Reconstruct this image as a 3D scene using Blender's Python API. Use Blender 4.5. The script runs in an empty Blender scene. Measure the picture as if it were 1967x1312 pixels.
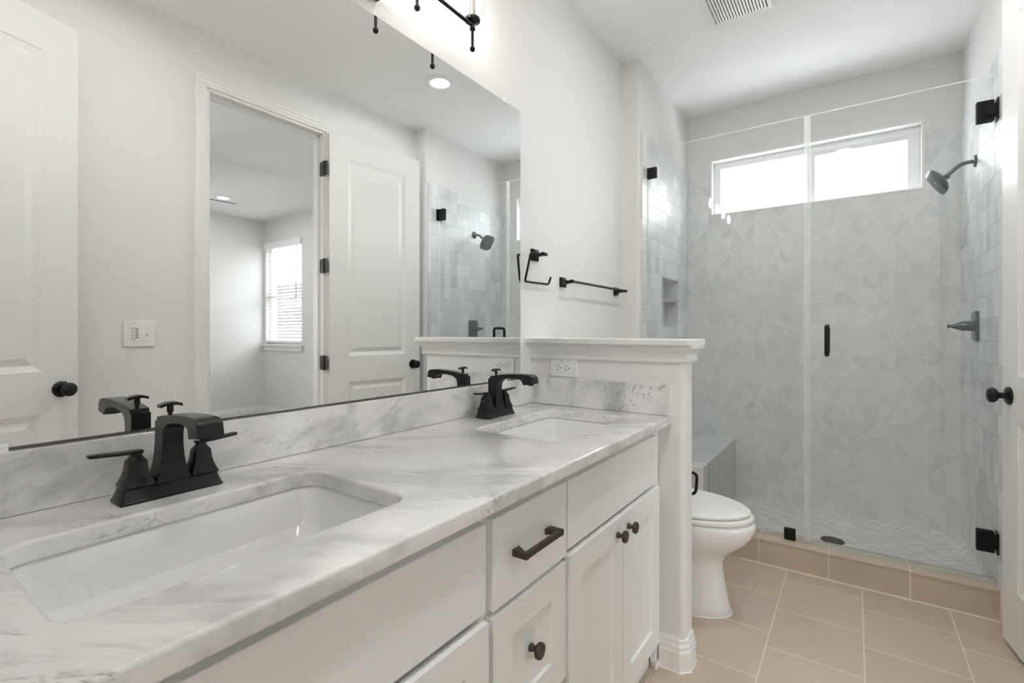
import bpy, bmesh, math, random
from mathutils import Vector, Matrix

random.seed(7)
PI = math.pi
R = math.radians
SC = bpy.context.scene
COL = SC.collection

# ------------------------------------------------------------------ camera
cam_d = bpy.data.cameras.new('camera')
cam = bpy.data.objects.new('camera', cam_d)
COL.objects.link(cam)
cam.location = (1.10, 0.0, 1.168)
cam.rotation_euler = (R(90), 0, R(35.1))
cam_d.sensor_width = 36.0
cam_d.sensor_fit = 'HORIZONTAL'
cam_d.lens = 934.0 / 1967.0 * 36.0
cam_d.shift_y = -17.7 / 1967.0
cam_d.clip_start = 0.02
SC.camera = cam

# ------------------------------------------------------------------ view, sky, daylight
SC.view_settings.view_transform = 'Standard'
SC.view_settings.look = 'None'
SC.view_settings.gamma = 1.0
SC.view_settings.use_curve_mapping = False
SC.view_settings.exposure = 0.30
SC.cycles.use_denoising = True
SC.cycles.max_bounces = 14
SC.cycles.diffuse_bounces = 7
SC.cycles.glossy_bounces = 7
SC.cycles.transmission_bounces = 8
SC.cycles.transparent_max_bounces = 24
SC.cycles.sample_clamp_indirect = 6.0
SC.cycles.caustics_reflective = False
SC.cycles.caustics_refractive = False

SKY = 8.0
CAN = 215.0
CAN_NEAR_FILL = 150.0
BULB = 100.0
HALL_FILL = 420.0
BEDROOM = 150.0

world = bpy.data.worlds.new('overcast_sky')
SC.world = world
world.use_nodes = True
bg = world.node_tree.nodes['Background']
bg.inputs[0].default_value = (0.95, 0.98, 1.0, 1)
bg.inputs[1].default_value = SKY


def portal(name, loc, sx, sz, rz=0.0):
    d = bpy.data.lights.new(name, 'AREA')
    d.shape = 'RECTANGLE'
    d.size = sx
    d.size_y = sz
    d.cycles.is_portal = True
    o = bpy.data.objects.new(name, d)
    COL.objects.link(o)
    o.location = loc
    o.rotation_euler = (R(-90), 0, rz)
    return o


portal('daylight_through_shower_window', (0.847, 3.80, 2.195), 1.2, 0.42)
portal('daylight_through_bedroom_window', (5.22, 3.78, 1.69), 0.9, 1.4)
portal('daylight_through_added_window', (5.87, 0.5, 1.65), 1.8, 1.5, R(-90))  # portal for the side window added as fill

# ------------------------------------------------------------------ node helpers


class X:
    """arithmetic on shader sockets"""

    def __init__(self, nt, s):
        self.nt, self.s = nt, s

    def _op(self, op, *a, clamp=False):
        n = self.nt.nodes.new('ShaderNodeMath')
        n.operation = op
        n.use_clamp = clamp
        for i, v in enumerate((self,) + a):
            if isinstance(v, X):
                self.nt.links.new(v.s, n.inputs[i])
            else:
                n.inputs[i].default_value = v
        return X(self.nt, n.outputs[0])

    def __add__(s, o): return s._op('ADD', o)
    def __sub__(s, o): return s._op('SUBTRACT', o)
    def __mul__(s, o): return s._op('MULTIPLY', o)
    def __truediv__(s, o): return s._op('DIVIDE', o)
    def rsub(s, v): return (s * -1.0) + v
    def abs(s): return s._op('ABSOLUTE')
    def floor(s): return s._op('FLOOR')
    def fract(s): return s._op('FRACT')
    def lt(s, o): return s._op('LESS_THAN', o)
    def gt(s, o): return s._op('GREATER_THAN', o)
    def max(s, o): return s._op('MAXIMUM', o)
    def min(s, o): return s._op('MINIMUM', o)
    def clamp(s): return s._op('ADD', 0.0, clamp=True)

    def ramp(s, a, b, lo=0.0, hi=1.0):
        n = s.nt.nodes.new('ShaderNodeMapRange')
        n.interpolation_type = 'SMOOTHSTEP'
        s.nt.links.new(s.s, n.inputs[0])
        for i, v in zip((1, 2, 3, 4), (a, b, lo, hi)):
            n.inputs[i].default_value = v
        return X(s.nt, n.outputs[0])


class Mat:
    def __init__(self, name, base=(0.8, 0.8, 0.8), rough=0.5, metal=0.0, spec=0.5, coat=0.0):
        self.m = bpy.data.materials.new(name)
        self.m.use_nodes = True
        self.nt = self.m.node_tree
        self.b = self.nt.nodes['Principled BSDF']
        self.b.inputs['Base Color'].default_value = (*base, 1)
        self.b.inputs['Roughness'].default_value = rough
        self.b.inputs['Metallic'].default_value = metal
        self.b.inputs['Specular IOR Level'].default_value = spec
        self.b.inputs['Coat Weight'].default_value = coat

    def pos(self):
        g = self.nt.nodes.new('ShaderNodeNewGeometry')
        s = self.nt.nodes.new('ShaderNodeSeparateXYZ')
        self.nt.links.new(g.outputs['Position'], s.inputs[0])
        return [X(self.nt, s.outputs[i]) for i in range(3)]

    def vec(self, x=0.0, y=0.0, z=0.0):
        n = self.nt.nodes.new('ShaderNodeCombineXYZ')
        for i, v in enumerate((x, y, z)):
            if isinstance(v, X):
                self.nt.links.new(v.s, n.inputs[i])
            else:
                n.inputs[i].default_value = v
        return n.outputs[0]

    def noise(self, vec, scale, detail=3.0, rough=0.5, dist=0.0):
        n = self.nt.nodes.new('ShaderNodeTexNoise')
        if vec is not None:
            self.nt.links.new(vec, n.inputs['Vector'])
        n.inputs['Scale'].default_value = scale
        n.inputs['Detail'].default_value = detail
        n.inputs['Roughness'].default_value = rough
        n.inputs['Distortion'].default_value = dist
        return X(self.nt, n.outputs[0])

    def white(self, vec):
        n = self.nt.nodes.new('ShaderNodeTexWhiteNoise')
        n.noise_dimensions = '3D'
        self.nt.links.new(vec, n.inputs['Vector'])
        return X(self.nt, n.outputs[0])

    def mix(self, fac, a, b):
        n = self.nt.nodes.new('ShaderNodeMix')
        n.data_type = 'RGBA'
        if isinstance(fac, X):
            self.nt.links.new(fac.s, n.inputs[0])
        else:
            n.inputs[0].default_value = fac
        for i, v in ((6, a), (7, b)):
            if isinstance(v, (tuple, list)):
                n.inputs[i].default_value = (*v, 1)
            else:
                self.nt.links.new(v, n.inputs[i])
        return n.outputs[2]

    def color(self, s):
        self.nt.links.new(s, self.b.inputs['Base Color'])

    def roughness(self, x):
        self.nt.links.new(x.s, self.b.inputs['Roughness'])

    def bump(self, h, strength=0.3, dist=0.002):
        n = self.nt.nodes.new('ShaderNodeBump')
        n.inputs['Strength'].default_value = strength
        n.inputs['Distance'].default_value = dist
        self.nt.links.new(h.s, n.inputs['Height'])
        self.nt.links.new(n.outputs[0], self.b.inputs['Normal'])


def plain(name, base, rough=0.5, metal=0.0, spec=0.5, coat=0.0):
    return Mat(name, base, rough, metal, spec, coat).m


def paint(name, base, rough, scale, strength, dist=0.002):
    m = Mat(name, base, rough, spec=0.3)
    g = m.nt.nodes.new('ShaderNodeNewGeometry')
    h = m.noise(g.outputs['Position'], scale, 3.0, 0.55, 0.6).ramp(0.42, 0.68)
    m.bump(h, strength, dist)
    return m.m


def emit(name, color, strength):
    m = bpy.data.materials.new(name)
    m.use_nodes = True
    nt = m.node_tree
    nt.nodes.clear()
    e = nt.nodes.new('ShaderNodeEmission')
    e.inputs[0].default_value = (*color, 1)
    e.inputs[1].default_value = strength
    o = nt.nodes.new('ShaderNodeOutputMaterial')
    nt.links.new(e.outputs[0], o.inputs[0])
    return m


def clear_glass(name, tint, gloss=(1, 1, 1), ior=1.5):
    m = bpy.data.materials.new(name)
    m.use_nodes = True
    nt = m.node_tree
    nt.nodes.clear()
    t = nt.nodes.new('ShaderNodeBsdfTransparent')
    t.inputs[0].default_value = (*tint, 1)
    g = nt.nodes.new('ShaderNodeBsdfGlossy')
    g.inputs['Color'].default_value = (*gloss, 1)
    g.inputs['Roughness'].default_value = 0.0
    f = nt.nodes.new('ShaderNodeFresnel')
    # the same reflection on the way in and on the way out of a thin clear wall
    gm = nt.nodes.new('ShaderNodeNewGeometry')
    mr_ = nt.nodes.new('ShaderNodeMapRange')
    nt.links.new(gm.outputs['Backfacing'], mr_.inputs[0])
    mr_.inputs[3].default_value = ior
    mr_.inputs[4].default_value = 1.0 / ior
    nt.links.new(mr_.outputs[0], f.inputs[0])
    x = nt.nodes.new('ShaderNodeMixShader')
    o = nt.nodes.new('ShaderNodeOutputMaterial')
    nt.links.new(f.outputs[0], x.inputs[0])
    nt.links.new(t.outputs[0], x.inputs[1])
    nt.links.new(g.outputs[0], x.inputs[2])
    nt.links.new(x.outputs[0], o.inputs[0])
    return m


# ------------------------------------------------------------------ materials
M = {}
M['wall'] = paint('wall_paint', (0.795, 0.789, 0.777), 0.6, 130.0, 0.22)
M['ceiling'] = paint('ceiling_paint', (0.90, 0.90, 0.895), 0.7, 110.0, 0.12)
M['trim'] = plain('trim_paint', (0.84, 0.835, 0.82), 0.28)
M['door'] = plain('door_paint', (0.83, 0.83, 0.815), 0.32)
M['cabinet'] = plain('cabinet_paint', (0.86, 0.863, 0.86), 0.33)
M['porcelain'] = plain('porcelain', (0.86, 0.86, 0.86), 0.06, coat=0.5)
M['plastic'] = plain('white_plastic', (0.84, 0.84, 0.82), 0.3)
M['black'] = plain('matte_black_metal', (0.008, 0.008, 0.009), 0.30, 0.0, 0.28)
M['black_soft'] = plain('black_faucet_finish', (0.008, 0.0078, 0.0076), 0.28, 0.0, 0.34)
M['bronze'] = plain('dark_bronze', (0.075, 0.064, 0.055), 0.34, 0.85)
M['hinge'] = plain('dark_hinge_metal', (0.06, 0.055, 0.05), 0.4, 0.8)
M['nickel'] = plain('grey_metal', (0.45, 0.44, 0.42), 0.3, 0.9)
M['nickel_dark'] = plain('mirror_edge_metal', (0.16, 0.155, 0.145), 0.3, 0.9)
M['dark'] = plain('dark_hole', (0.02, 0.02, 0.02), 0.8)
M['grey_mark'] = plain('grey_print', (0.22, 0.22, 0.22), 0.6)
M['red_mark'] = plain('red_print', (0.5, 0.03, 0.03), 0.5)
M['shower_grey'] = plain('shower_fitting_finish', (0.10, 0.115, 0.13), 0.25, 0.5)
M['carpet'] = paint('carpet', (0.50, 0.46, 0.41), 0.95, 300.0, 0.6, 0.006)
M['vinyl'] = plain('white_vinyl', (0.88, 0.89, 0.90), 0.3)
M['caulk'] = plain('cream_grout', (0.78, 0.69, 0.58), 0.7)
M['clear_plastic'] = plain('clear_clip_plastic', (0.85, 0.86, 0.86), 0.1)
M['slat'] = plain('blind_slat', (0.9, 0.9, 0.9), 0.4)
M['can'] = emit('recessed_lamp_glow', (1.0, 0.98, 0.955), CAN)
M['can_near_fill'] = emit('added_near_lamp_glow', (1.0, 0.98, 0.955), CAN_NEAR_FILL)
M['can_hall_fill'] = emit('added_hall_lamp_glow', (1.0, 0.985, 0.97), HALL_FILL)
M['can_bedroom'] = emit('bedroom_lamp_glow', (1.0, 0.98, 0.95), BEDROOM)
M['bulb'] = emit('bulb_glow', (1.0, 0.96, 0.90), BULB)
M['glass'] = clear_glass('shower_glass', (0.985, 0.990, 0.989))
def glowing_edge(name):
    m = bpy.data.materials.new(name)
    m.use_nodes = True
    nt = m.node_tree
    nt.nodes.clear()
    d = nt.nodes.new('ShaderNodeBsdfDiffuse')
    t = nt.nodes.new('ShaderNodeBsdfTranslucent')
    d.inputs[0].default_value = (0.93, 0.97, 0.96, 1)
    t.inputs[0].default_value = (0.95, 0.99, 0.98, 1)
    x = nt.nodes.new('ShaderNodeMixShader')
    x.inputs[0].default_value = 0.7
    o = nt.nodes.new('ShaderNodeOutputMaterial')
    nt.links.new(d.outputs[0], x.inputs[1])
    nt.links.new(t.outputs[0], x.inputs[2])
    nt.links.new(x.outputs[0], o.inputs[0])
    return m


M['glass_edge'] = glowing_edge('shower_glass_edge')


def haze_plastic(name):
    m = clear_glass(name, (0.97, 0.98, 0.98))
    nt = m.node_tree
    out = [n for n in nt.nodes if n.type == 'OUTPUT_MATERIAL'][0]
    src = out.inputs[0].links[0].from_socket
    d = nt.nodes.new('ShaderNodeBsdfDiffuse')
    d.inputs[0].default_value = (0.9, 0.92, 0.92, 1)
    x = nt.nodes.new('ShaderNodeMixShader')
    x.inputs[0].default_value = 0.28
    nt.links.new(src, x.inputs[1])
    nt.links.new(d.outputs[0], x.inputs[2])
    nt.links.new(x.outputs[0], out.inputs[0])
    return m


M['seal'] = haze_plastic('clear_seal_strip')
M['chimney'] = clear_glass('lamp_glass', (0.98, 0.98, 0.98), ior=1.35)
M['pane'] = clear_glass('window_pane', (0.97, 0.98, 0.98))

mm = bpy.data.materials.new('mirror_silver')
mm.use_nodes = True
mm.node_tree.nodes.clear()
_g = mm.node_tree.nodes.new('ShaderNodeBsdfGlossy')
_g.inputs['Color'].default_value = (0.925, 0.937, 0.932, 1)
_g.inputs['Roughness'].default_value = 0.0
_o = mm.node_tree.nodes.new('ShaderNodeOutputMaterial')
mm.node_tree.links.new(_g.outputs[0], _o.inputs[0])
M['mirror'] = mm


def marble(name, ang, off, axes='xyz', dark=1.0, cloud=1.0, stretch=1.0):
    """white marble, grey clouds and broken dark veins running along the direction ANG"""
    m = Mat(name, (0.8, 0.8, 0.8), 0.12, spec=0.5, coat=0.2)
    x, y, z = m.pos()
    a, b, c = {'xyz': (x, y, z), 'xzy': (x, z, y), 'yzx': (y, z, x)}[axes]
    ca, sa = math.cos(ang), math.sin(ang)
    u = a * ca + b * sa + off
    v = b * ca - a * sa + off * 0.7
    w1 = m.noise(m.vec(u, v, c), 3.0, 4.0, 0.6) - 0.5
    u2 = u + w1 * 0.10
    v2 = v + w1 * 0.12
    P1 = m.vec(u2 * (0.28 * stretch), v2, c)
    soft = m.noise(P1, 7.0, 6.0, 0.62, 0.8).ramp(0.42, 0.66)
    soft2 = m.noise(m.vec(u2 * (0.4 * stretch) + 4.0, v2 + 2.0, c), 22.0, 5.0, 0.65, 0.5).ramp(0.44, 0.74)
    vn = m.noise(m.vec(u2 * (0.22 * stretch) + 9.0, v2 + 7.0, c), 13.0, 6.0, 0.68, 0.6)
    ridge = (vn - 0.5).abs().ramp(0.0, 0.030, 1.0, 0.0)
    patch = m.noise(m.vec(u2 * 0.6 + 2.0, v2 + 5.0, c), 5.5, 3.0, 0.5).ramp(0.47, 0.62)
    grit = m.noise(m.vec(u * 0.6, v, c), 90.0, 3.0, 0.6).ramp(0.36, 0.66)
    vein = (ridge * patch * grit).clamp()
    col = m.mix((soft * (0.50 * cloud)).clamp(), (0.825, 0.82, 0.81), (0.52, 0.52, 0.515))
    col = m.mix((soft2 * soft * (0.50 * cloud)).clamp(), col, (0.42, 0.42, 0.41))
    col = m.mix((vein * (0.85 * dark)).clamp(), col, (0.14, 0.13, 0.125))
    m.color(col)
    return m.m


M['marble'] = marble('white_marble_top', R(38), 0.0, dark=0.75, cloud=1.3)
M['marble_back'] = marble('white_marble_backsplash', R(20), 3.3, 'yzx', dark=0.35, cloud=1.5, stretch=2.2)
M['marble_side'] = marble('white_marble_sidesplash', R(76), 1.42, 'xzy', dark=1.15, cloud=2.1, stretch=2.4)


def floor_tile(name, mode='floor', base=(0.57, 0.475, 0.38)):
    m = Mat(name, base, 0.30, spec=0.55)
    x, y, z = m.pos()
    if mode == 'floor':
        c = (x - 0.832) / 0.2985
        ci = c.floor()
        v = (y - 2.328 + ci * 0.1015) / 0.303
        vi = v.floor()
        du = (c.fract() - 0.5).abs().rsub(0.5) * 0.2985
        dv = (v.fract() - 0.5).abs().rsub(0.5) * 0.303
        d = du.min(dv)
    else:
        c = (x - 0.705) / 0.2985
        ci = c.floor()
        vi = c * 0.0
        d = (c.fract() - 0.5).abs().rsub(0.5) * 0.2985
    grout = d.ramp(0.0020, 0.0031, 1.0, 0.0)
    shade = m.white(m.vec(ci, vi, 0.5))
    n = m.noise(m.vec(x, y, z), 9.0, 5.0, 0.6)
    f = (n * 0.7 + shade * 0.25).clamp()
    t = m.mix(f, tuple(b * 0.88 for b in base), tuple(min(1, b * 1.14) for b in base))
    m.color(m.mix(grout, t, (0.80, 0.69, 0.56)))
    m.bump(grout.rsub(1.0), 0.4, 0.0015)
    return m.m


M['floor_tile'] = floor_tile('beige_floor_tile')
M['curb_tile'] = floor_tile('beige_curb_tile', 'curb')


def diamond_tile(name):
    """grey tile with nested raised diamonds"""
    m = Mat(name, (0.6, 0.62, 0.6), 0.3, spec=0.45)
    x, y, z = m.pos()
    u = (x - 0.924) / 0.1502
    v = (z - 1.526) / 0.1985
    fu = (u + 0.5).fract() - 0.5
    fv = (v + 0.5).fract() - 0.5
    au, av = fu.abs(), fv.abs()
    a = au + av
    d = a.rsub(0.5)                     # >0 inside the diamond
    ad = d.abs()
    per = 0.048

    def lines(q, w):
        return ((q / per + 0.5).fract() - 0.5).abs().ramp(w * 0.4, w, 1.0, 0.0)

    inside = d.gt(0.0)
    outside = inside.rsub(1.0)
    L = lines(ad, 0.24)
    qi = m.white(m.vec((u * 2.0).floor(), (v * 2.0).floor(), 3.0))
    q2 = m.white(m.vec((u * 2.0).floor(), (v * 2.0).floor(), 8.0))
    strong = ((d - 0.032).abs().lt(0.0085)).max((d - 0.068).abs().lt(0.0075) * 0.8).max((d - 0.100).abs().lt(0.006) * (qi * 0.5 + 0.2))
    fine = inside * d.gt(0.115) * d.lt(0.44) * (qi * 0.55 + 0.12) + outside * a.gt(0.80) * (q2 * 0.45 + 0.3)
    gu = (au - 0.5).abs().min(au) * 0.1502
    gv = (av - 0.5).abs().min(av) * 0.1985
    grout = gu.min(gv).ramp(0.0006, 0.0012, 1.0, 0.0)
    # the quarters take slightly different glaze
    fac = inside * (qi * 0.45 + 0.08) + outside * (q2 * 0.9)
    base = m.mix(fac, (0.665, 0.687, 0.682), (0.780, 0.798, 0.792))
    c1 = m.mix((L * fine + strong * 0.85).clamp(), base, (0.95, 0.95, 0.935))
    dk = ((d - 0.050).abs().lt(0.004)).max((d - 0.085).abs().lt(0.004)) * 0.32
    c1 = m.mix(dk, c1, (0.40, 0.42, 0.415))
    gk = m.white(m.vec((v * 2.0 + 0.5).floor(), (u * 1.0).floor(), 2.0)).gt(0.45)
    c2 = m.mix(grout * (gk * 0.50 + 0.25), c1, (0.80, 0.80, 0.78))
    m.color(c2)
    m.bump((L * fine + strong), 0.2, 0.0008)
    return m.m


M['diamond'] = diamond_tile('grey_diamond_tile')


def square_tile(name, axis='y'):
    """glossy handmade-look small square tile, half offset rows"""
    m = Mat(name, (0.7, 0.72, 0.74), 0.36, spec=0.5)
    x, y, z = m.pos()
    a = y if axis == 'y' else x
    r = (z - 0.03) / 0.1
    ri = r.floor()
    c = (a - 2.72) / 0.15 + (ri * 0.5).fract()
    ci = c.floor()
    h = (c * 2.0).floor()
    du = (c.fract() - 0.5).abs().rsub(0.5) * 0.15
    dv = (r.fract() - 0.5).abs().rsub(0.5) * 0.1
    grout = dv.ramp(0.0008, 0.0017, 1.0, 0.0).max(du.ramp(0.0006, 0.0013, 0.5, 0.0))
    w = m.white(m.vec(ci, ri, 1.0))
    wh = m.white(m.vec(h, ri, 5.0))
    streak = m.noise(m.vec(a * 60.0 + wh * 40.0, z * 2.5 + w * 20.0, 0.0), 1.0, 2.0, 0.5)
    f = (wh * 0.75 + streak * 0.55 - 0.20).clamp()
    t = m.mix(f, (0.62, 0.65, 0.67), (0.88, 0.895, 0.90))
    m.color(m.mix(grout, t, (0.57, 0.58, 0.575)))
    hp = (c * 2.0).fract() - 0.5
    tilt = hp * (wh - 0.5) * 2.2 + (r.fract() - 0.5) * (w - 0.5) * 1.6
    m.bump(tilt + streak * 0.35 - grout * 0.5, 0.6, 0.006)
    return m.m


M['square'] = square_tile('glossy_square_tile')


def bench_tile(name):
    m = Mat(name, (0.7, 0.71, 0.71), 0.25, spec=0.5)
    x, y, z = m.pos()
    c = (y - 2.733) / 0.102
    ci = c.floor()
    l = x / 0.31 + (ci * 0.37).fract()
    li = l.floor()
    gr = ((c.fract() - 0.5).abs().rsub(0.5) * 0.102).min((l.fract() - 0.5).abs().rsub(0.5) * 0.31).ramp(0.0006, 0.0013, 1.0, 0.0)
    w = m.white(m.vec(ci, li, 2.0))
    n = m.noise(m.vec(x * 5.0 + w * 10.0, y * 60.0, z * 8.0), 1.0, 3.0, 0.55)
    t = m.mix((n * 0.8 + w * 0.3).clamp(), (0.50, 0.525, 0.535), (0.72, 0.735, 0.735))
    m.color(m.mix(gr * 0.6, t, (0.8, 0.8, 0.78)))
    return m.m


M['bench'] = bench_tile('grey_plank_tile')


def bench_side_tile(name):
    m = Mat(name, (0.6, 0.6, 0.6), 0.3, spec=0.5)
    x, y, z = m.pos()
    n = m.noise(m.vec(x * 50.0, y * 50.0, z * 3.0), 1.0, 3.0, 0.55)
    t = m.mix(n.ramp(0.3, 0.7), (0.46, 0.48, 0.475), (0.66, 0.67, 0.66))
    m.color(t)
    return m.m


M['bench_side'] = bench_side_tile('grey_streaked_tile')


def chevron_tile(name):
    m = Mat(name, (0.7, 0.7, 0.7), 0.35, spec=0.4)
    x, y, z = m.pos()
    per, amp, th = 0.112, 0.034, 0.0155
    p = x / per
    tri = (p.fract() - 0.5).abs() * 2.0
    leg = (p * 2.0).floor()
    v = (y + tri * amp) / th
    vi = v.floor()
    dv = (v.fract() - 0.5).abs().rsub(0.5) * th
    du = ((p * 2.0).fract() - 0.5).abs().rsub(0.5) * per * 0.5
    gr = dv.min(du).ramp(0.0006, 0.0016, 1.0, 0.0)
    w = m.white(m.vec(vi, leg, 2.0))
    n = m.noise(m.vec(x * 2.0, y * 2.0, w * 3.0), 14.0, 4.0, 0.6)
    t = m.mix((w * 0.75 + n * 0.6 - 0.25).clamp(), (0.60, 0.61, 0.605), (0.95, 0.95, 0.94))
    m.color(m.mix(gr * 0.7, t, (0.66, 0.66, 0.645)))
    return m.m


M['chevron'] = chevron_tile('marble_chevron_mosaic')


def brick(name):
    m = Mat(name, (0.3, 0.25, 0.22), 0.9, spec=0.2)
    x, y, z = m.pos()
    r = z / 0.075
    ri = r.floor()
    c = x / 0.22 + (ri * 0.5).fract()
    g = ((r.fract() - 0.5).abs().rsub(0.5) * 0.075).min((c.fract() - 0.5).abs().rsub(0.5) * 0.22).lt(0.006)
    w = m.white(m.vec(c.floor(), ri, 1.0))
    m.color(m.mix(g, m.mix(w, (0.030, 0.028, 0.027), (0.065, 0.058, 0.054)), (0.10, 0.098, 0.095)))
    return m.m


M['brick'] = brick('grey_brown_brick')

# ------------------------------------------------------------------ mesh helpers


def bm_box(bm, x0, x1, y0, y1, z0, z1):
    vs = [bm.verts.new(p) for p in ((x0, y0, z0), (x1, y0, z0), (x1, y1, z0), (x0, y1, z0),
                                     (x0, y0, z1), (x1, y0, z1), (x1, y1, z1), (x0, y1, z1))]
    for f in ((3, 2, 1, 0), (4, 5, 6, 7), (0, 1, 5, 4), (1, 2, 6, 5), (2, 3, 7, 6), (3, 0, 4, 7)):
        bm.faces.new([vs[i] for i in f])
    return vs


def box(*a):
    bm = bmesh.new()
    bm_box(bm, *a)
    return bm


def boxes(*L):
    bm = bmesh.new()
    for a in L:
        bm_box(bm, *a)
    return bm


def loft(bm, rings, cap0=True, cap1=True, closed=False):
    """rings: lists of points, all of one length"""
    vr = [[bm.verts.new(p) for p in r] for r in rings]
    n = len(vr[0])
    pairs = list(zip(vr[:-1], vr[1:]))
    if closed:
        pairs.append((vr[-1], vr[0]))
    for a, b in pairs:
        for i in range(n):
            j = (i + 1) % n
            bm.faces.new((a[i], a[j], b[j], b[i]))
    if not closed:
        if cap0:
            bm.faces.new(list(reversed(vr[0])))
        if cap1:
            bm.faces.new(vr[-1])
    return vr


def frame_of(d):
    d = Vector(d).normalized()
    up = Vector((0, 0, 1)) if abs(d.z) < 0.95 else Vector((1, 0, 0))
    a = d.cross(up).normalized()
    return a, a.cross(d).normalized()


def lathe(bm, prof, o=(0, 0, 0), d=(0, 0, 1), n=32):
    """prof: (distance along D, radius)"""
    o = Vector(o)
    dd = Vector(d).normalized()
    a, b = frame_of(d)
    rings = []
    for t, r in prof:
        r = max(r, 1e-5)
        rings.append([o + dd * t + a * (r * math.cos(2 * PI * i / n)) + b * (r * math.sin(2 * PI * i / n)) for i in range(n)])
    loft(bm, rings)


def cyl(bm, p, q, r, n=20):
    p, q = Vector(p), Vector(q)
    lathe(bm, [(0, r), ((q - p).length, r)], p, q - p, n)


def tube(bm, pts, r, n=12, square=False):
    pts = [Vector(p) for p in pts]
    rings = []
    a = None
    for i, p in enumerate(pts):
        if i == 0:
            d = pts[1] - p
        elif i == len(pts) - 1:
            d = p - pts[i - 1]
        else:
            d = (pts[i + 1] - p).normalized() + (p - pts[i - 1]).normalized()
        d.normalize()
        if a is None:
            a, b = frame_of(d)
        else:
            a = (a - d * a.dot(d)).normalized()
            b = a.cross(d).normalized()
        rings.append([p + a * (r * math.cos(2 * PI * k / n)) + b * (r * math.sin(2 * PI * k / n)) for k in range(n)])
    loft(bm, rings)


def rounded(pts, r, n=6):
    """round the inner corners of an open polyline"""
    pts = [Vector(p) for p in pts]
    out = [pts[0]]
    for a, b, c in zip(pts[:-2], pts[1:-1], pts[2:]):
        rr = min(r, (a - b).length * 0.49, (c - b).length * 0.49)
        p0 = b + (a - b).normalized() * rr
        p1 = b + (c - b).normalized() * rr
        for k in range(n + 1):
            t = k / n
            out.append(p0 * (1 - t) ** 2 + b * 2 * t * (1 - t) + p1 * t * t)
    out.append(pts[-1])
    return out


def prism_xy(bm, pts, z0, z1):
    loft(bm, [[(x, y, z0) for x, y in pts], [(x, y, z1) for x, y in pts]])


def rrect(x0, x1, y0, y1, r, n=6):
    out = []
    for cx, cy, a0 in ((x1 - r, y1 - r, 0), (x0 + r, y1 - r, 90), (x0 + r, y0 + r, 180), (x1 - r, y0 + r, 270)):
        for k in range(n + 1):
            a = R(a0 + 90 * k / n)
            out.append((cx + r * math.cos(a), cy + r * math.sin(a)))
    return out


def sweep(bm, path, prof):
    """profile (out, z) along an open XY path; 'out' is to the right of travel"""
    P = [Vector(p) for p in path]
    rings = []
    for i, p in enumerate(P):
        ds = []
        if i > 0:
            ds.append((p - P[i - 1]).normalized())
        if i < len(P) - 1:
            ds.append((P[i + 1] - p).normalized())
        ns = [Vector((d.y, -d.x)) for d in ds]
        if len(ns) == 2:
            nn = (ns[0] + ns[1]).normalized()
            nn = nn / max(0.3, nn.dot(ns[0]))
        else:
            nn = ns[0]
        rings.append([(p.x + nn.x * o, p.y + nn.y * o, z) for o, z in prof])
    loft(bm, rings)


def finish(name, bm, mat, bevel=0.0, smooth=True, seg=2, angle=38):
    bmesh.ops.recalc_face_normals(bm, faces=bm.faces[:])
    me = bpy.data.meshes.new(name)
    bm.to_mesh(me)
    bm.free()
    for m in (mat if isinstance(mat, (list, tuple)) else [mat]):
        me.materials.append(M[m])
    if smooth:
        me.polygons.foreach_set('use_smooth', [True] * len(me.polygons))
        me.set_sharp_from_angle(angle=R(angle))
    o = bpy.data.objects.new(name, me)
    COL.objects.link(o)
    if bevel:
        b = o.modifiers.new('edge', 'BEVEL')
        b.width = bevel
        b.segments = seg
        b.limit_method = 'ANGLE'
        b.angle_limit = R(40)
        b.harden_normals = False
    return o


def root_of(o):
    while o.parent:
        o = o.parent
    return o


def part(name, bm, mat, parent, bevel=0.0, w=False, label=None, **k):
    """a part of PARENT; W: the mesh was drawn in world coordinates"""
    if w:
        bmesh.ops.translate(bm, verts=bm.verts[:], vec=-root_of(parent).location)
    o = finish(name, bm, mat, bevel, **k)
    o.parent = parent
    if label:
        o['label'] = label
    return o


def tag(o, label, cat, group=None):
    o['label'] = label
    o['category'] = cat
    if group:
        o['group'] = group
    return o


def thing(name, label, cat, loc=(0, 0, 0), rotz=0.0, group=None):
    o = bpy.data.objects.new(name, None)
    COL.objects.link(o)
    o.empty_display_size = 0.05
    o.location = loc
    o.rotation_euler = (0, 0, rotz)
    return tag(o, label, cat, group)


def single(name, bm, mat, label, cat, origin=(0, 0, 0), bevel=0.0, group=None, **k):
    bmesh.ops.translate(bm, verts=bm.verts[:], vec=-Vector(origin))
    o = finish(name, bm, mat, bevel, **k)
    o.location = origin
    return tag(o, label, cat, group)


def struct(name, bm, mat, bevel=0.0, parent=None, **k):
    o = finish(name, bm, mat, bevel, **k)
    if parent:
        o.parent = parent
    else:
        o['kind'] = 'structure'
    return o


def dup(root, loc, label, rotz=None, group=None):
    r = root.copy()
    COL.objects.link(r)
    r.location = loc
    if rotz is not None:
        r.rotation_euler = (0, 0, rotz)
    r['label'] = label
    if group:
        r['group'] = group
    for ch in list(root.children):
        c = ch.copy()
        COL.objects.link(c)
        c.parent = r
        for g in ch.children:
            d = g.copy()
            COL.objects.link(d)
            d.parent = c
    return r


# ------------------------------------------------------------------ room shell
H = 2.73
XR = 1.69            # right wall
YB = 3.65            # tiled back wall of the shower
GY = 2.805           # glass line
SL, SR = 0.106, 1.588  # tiled faces of the shower side walls

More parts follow.
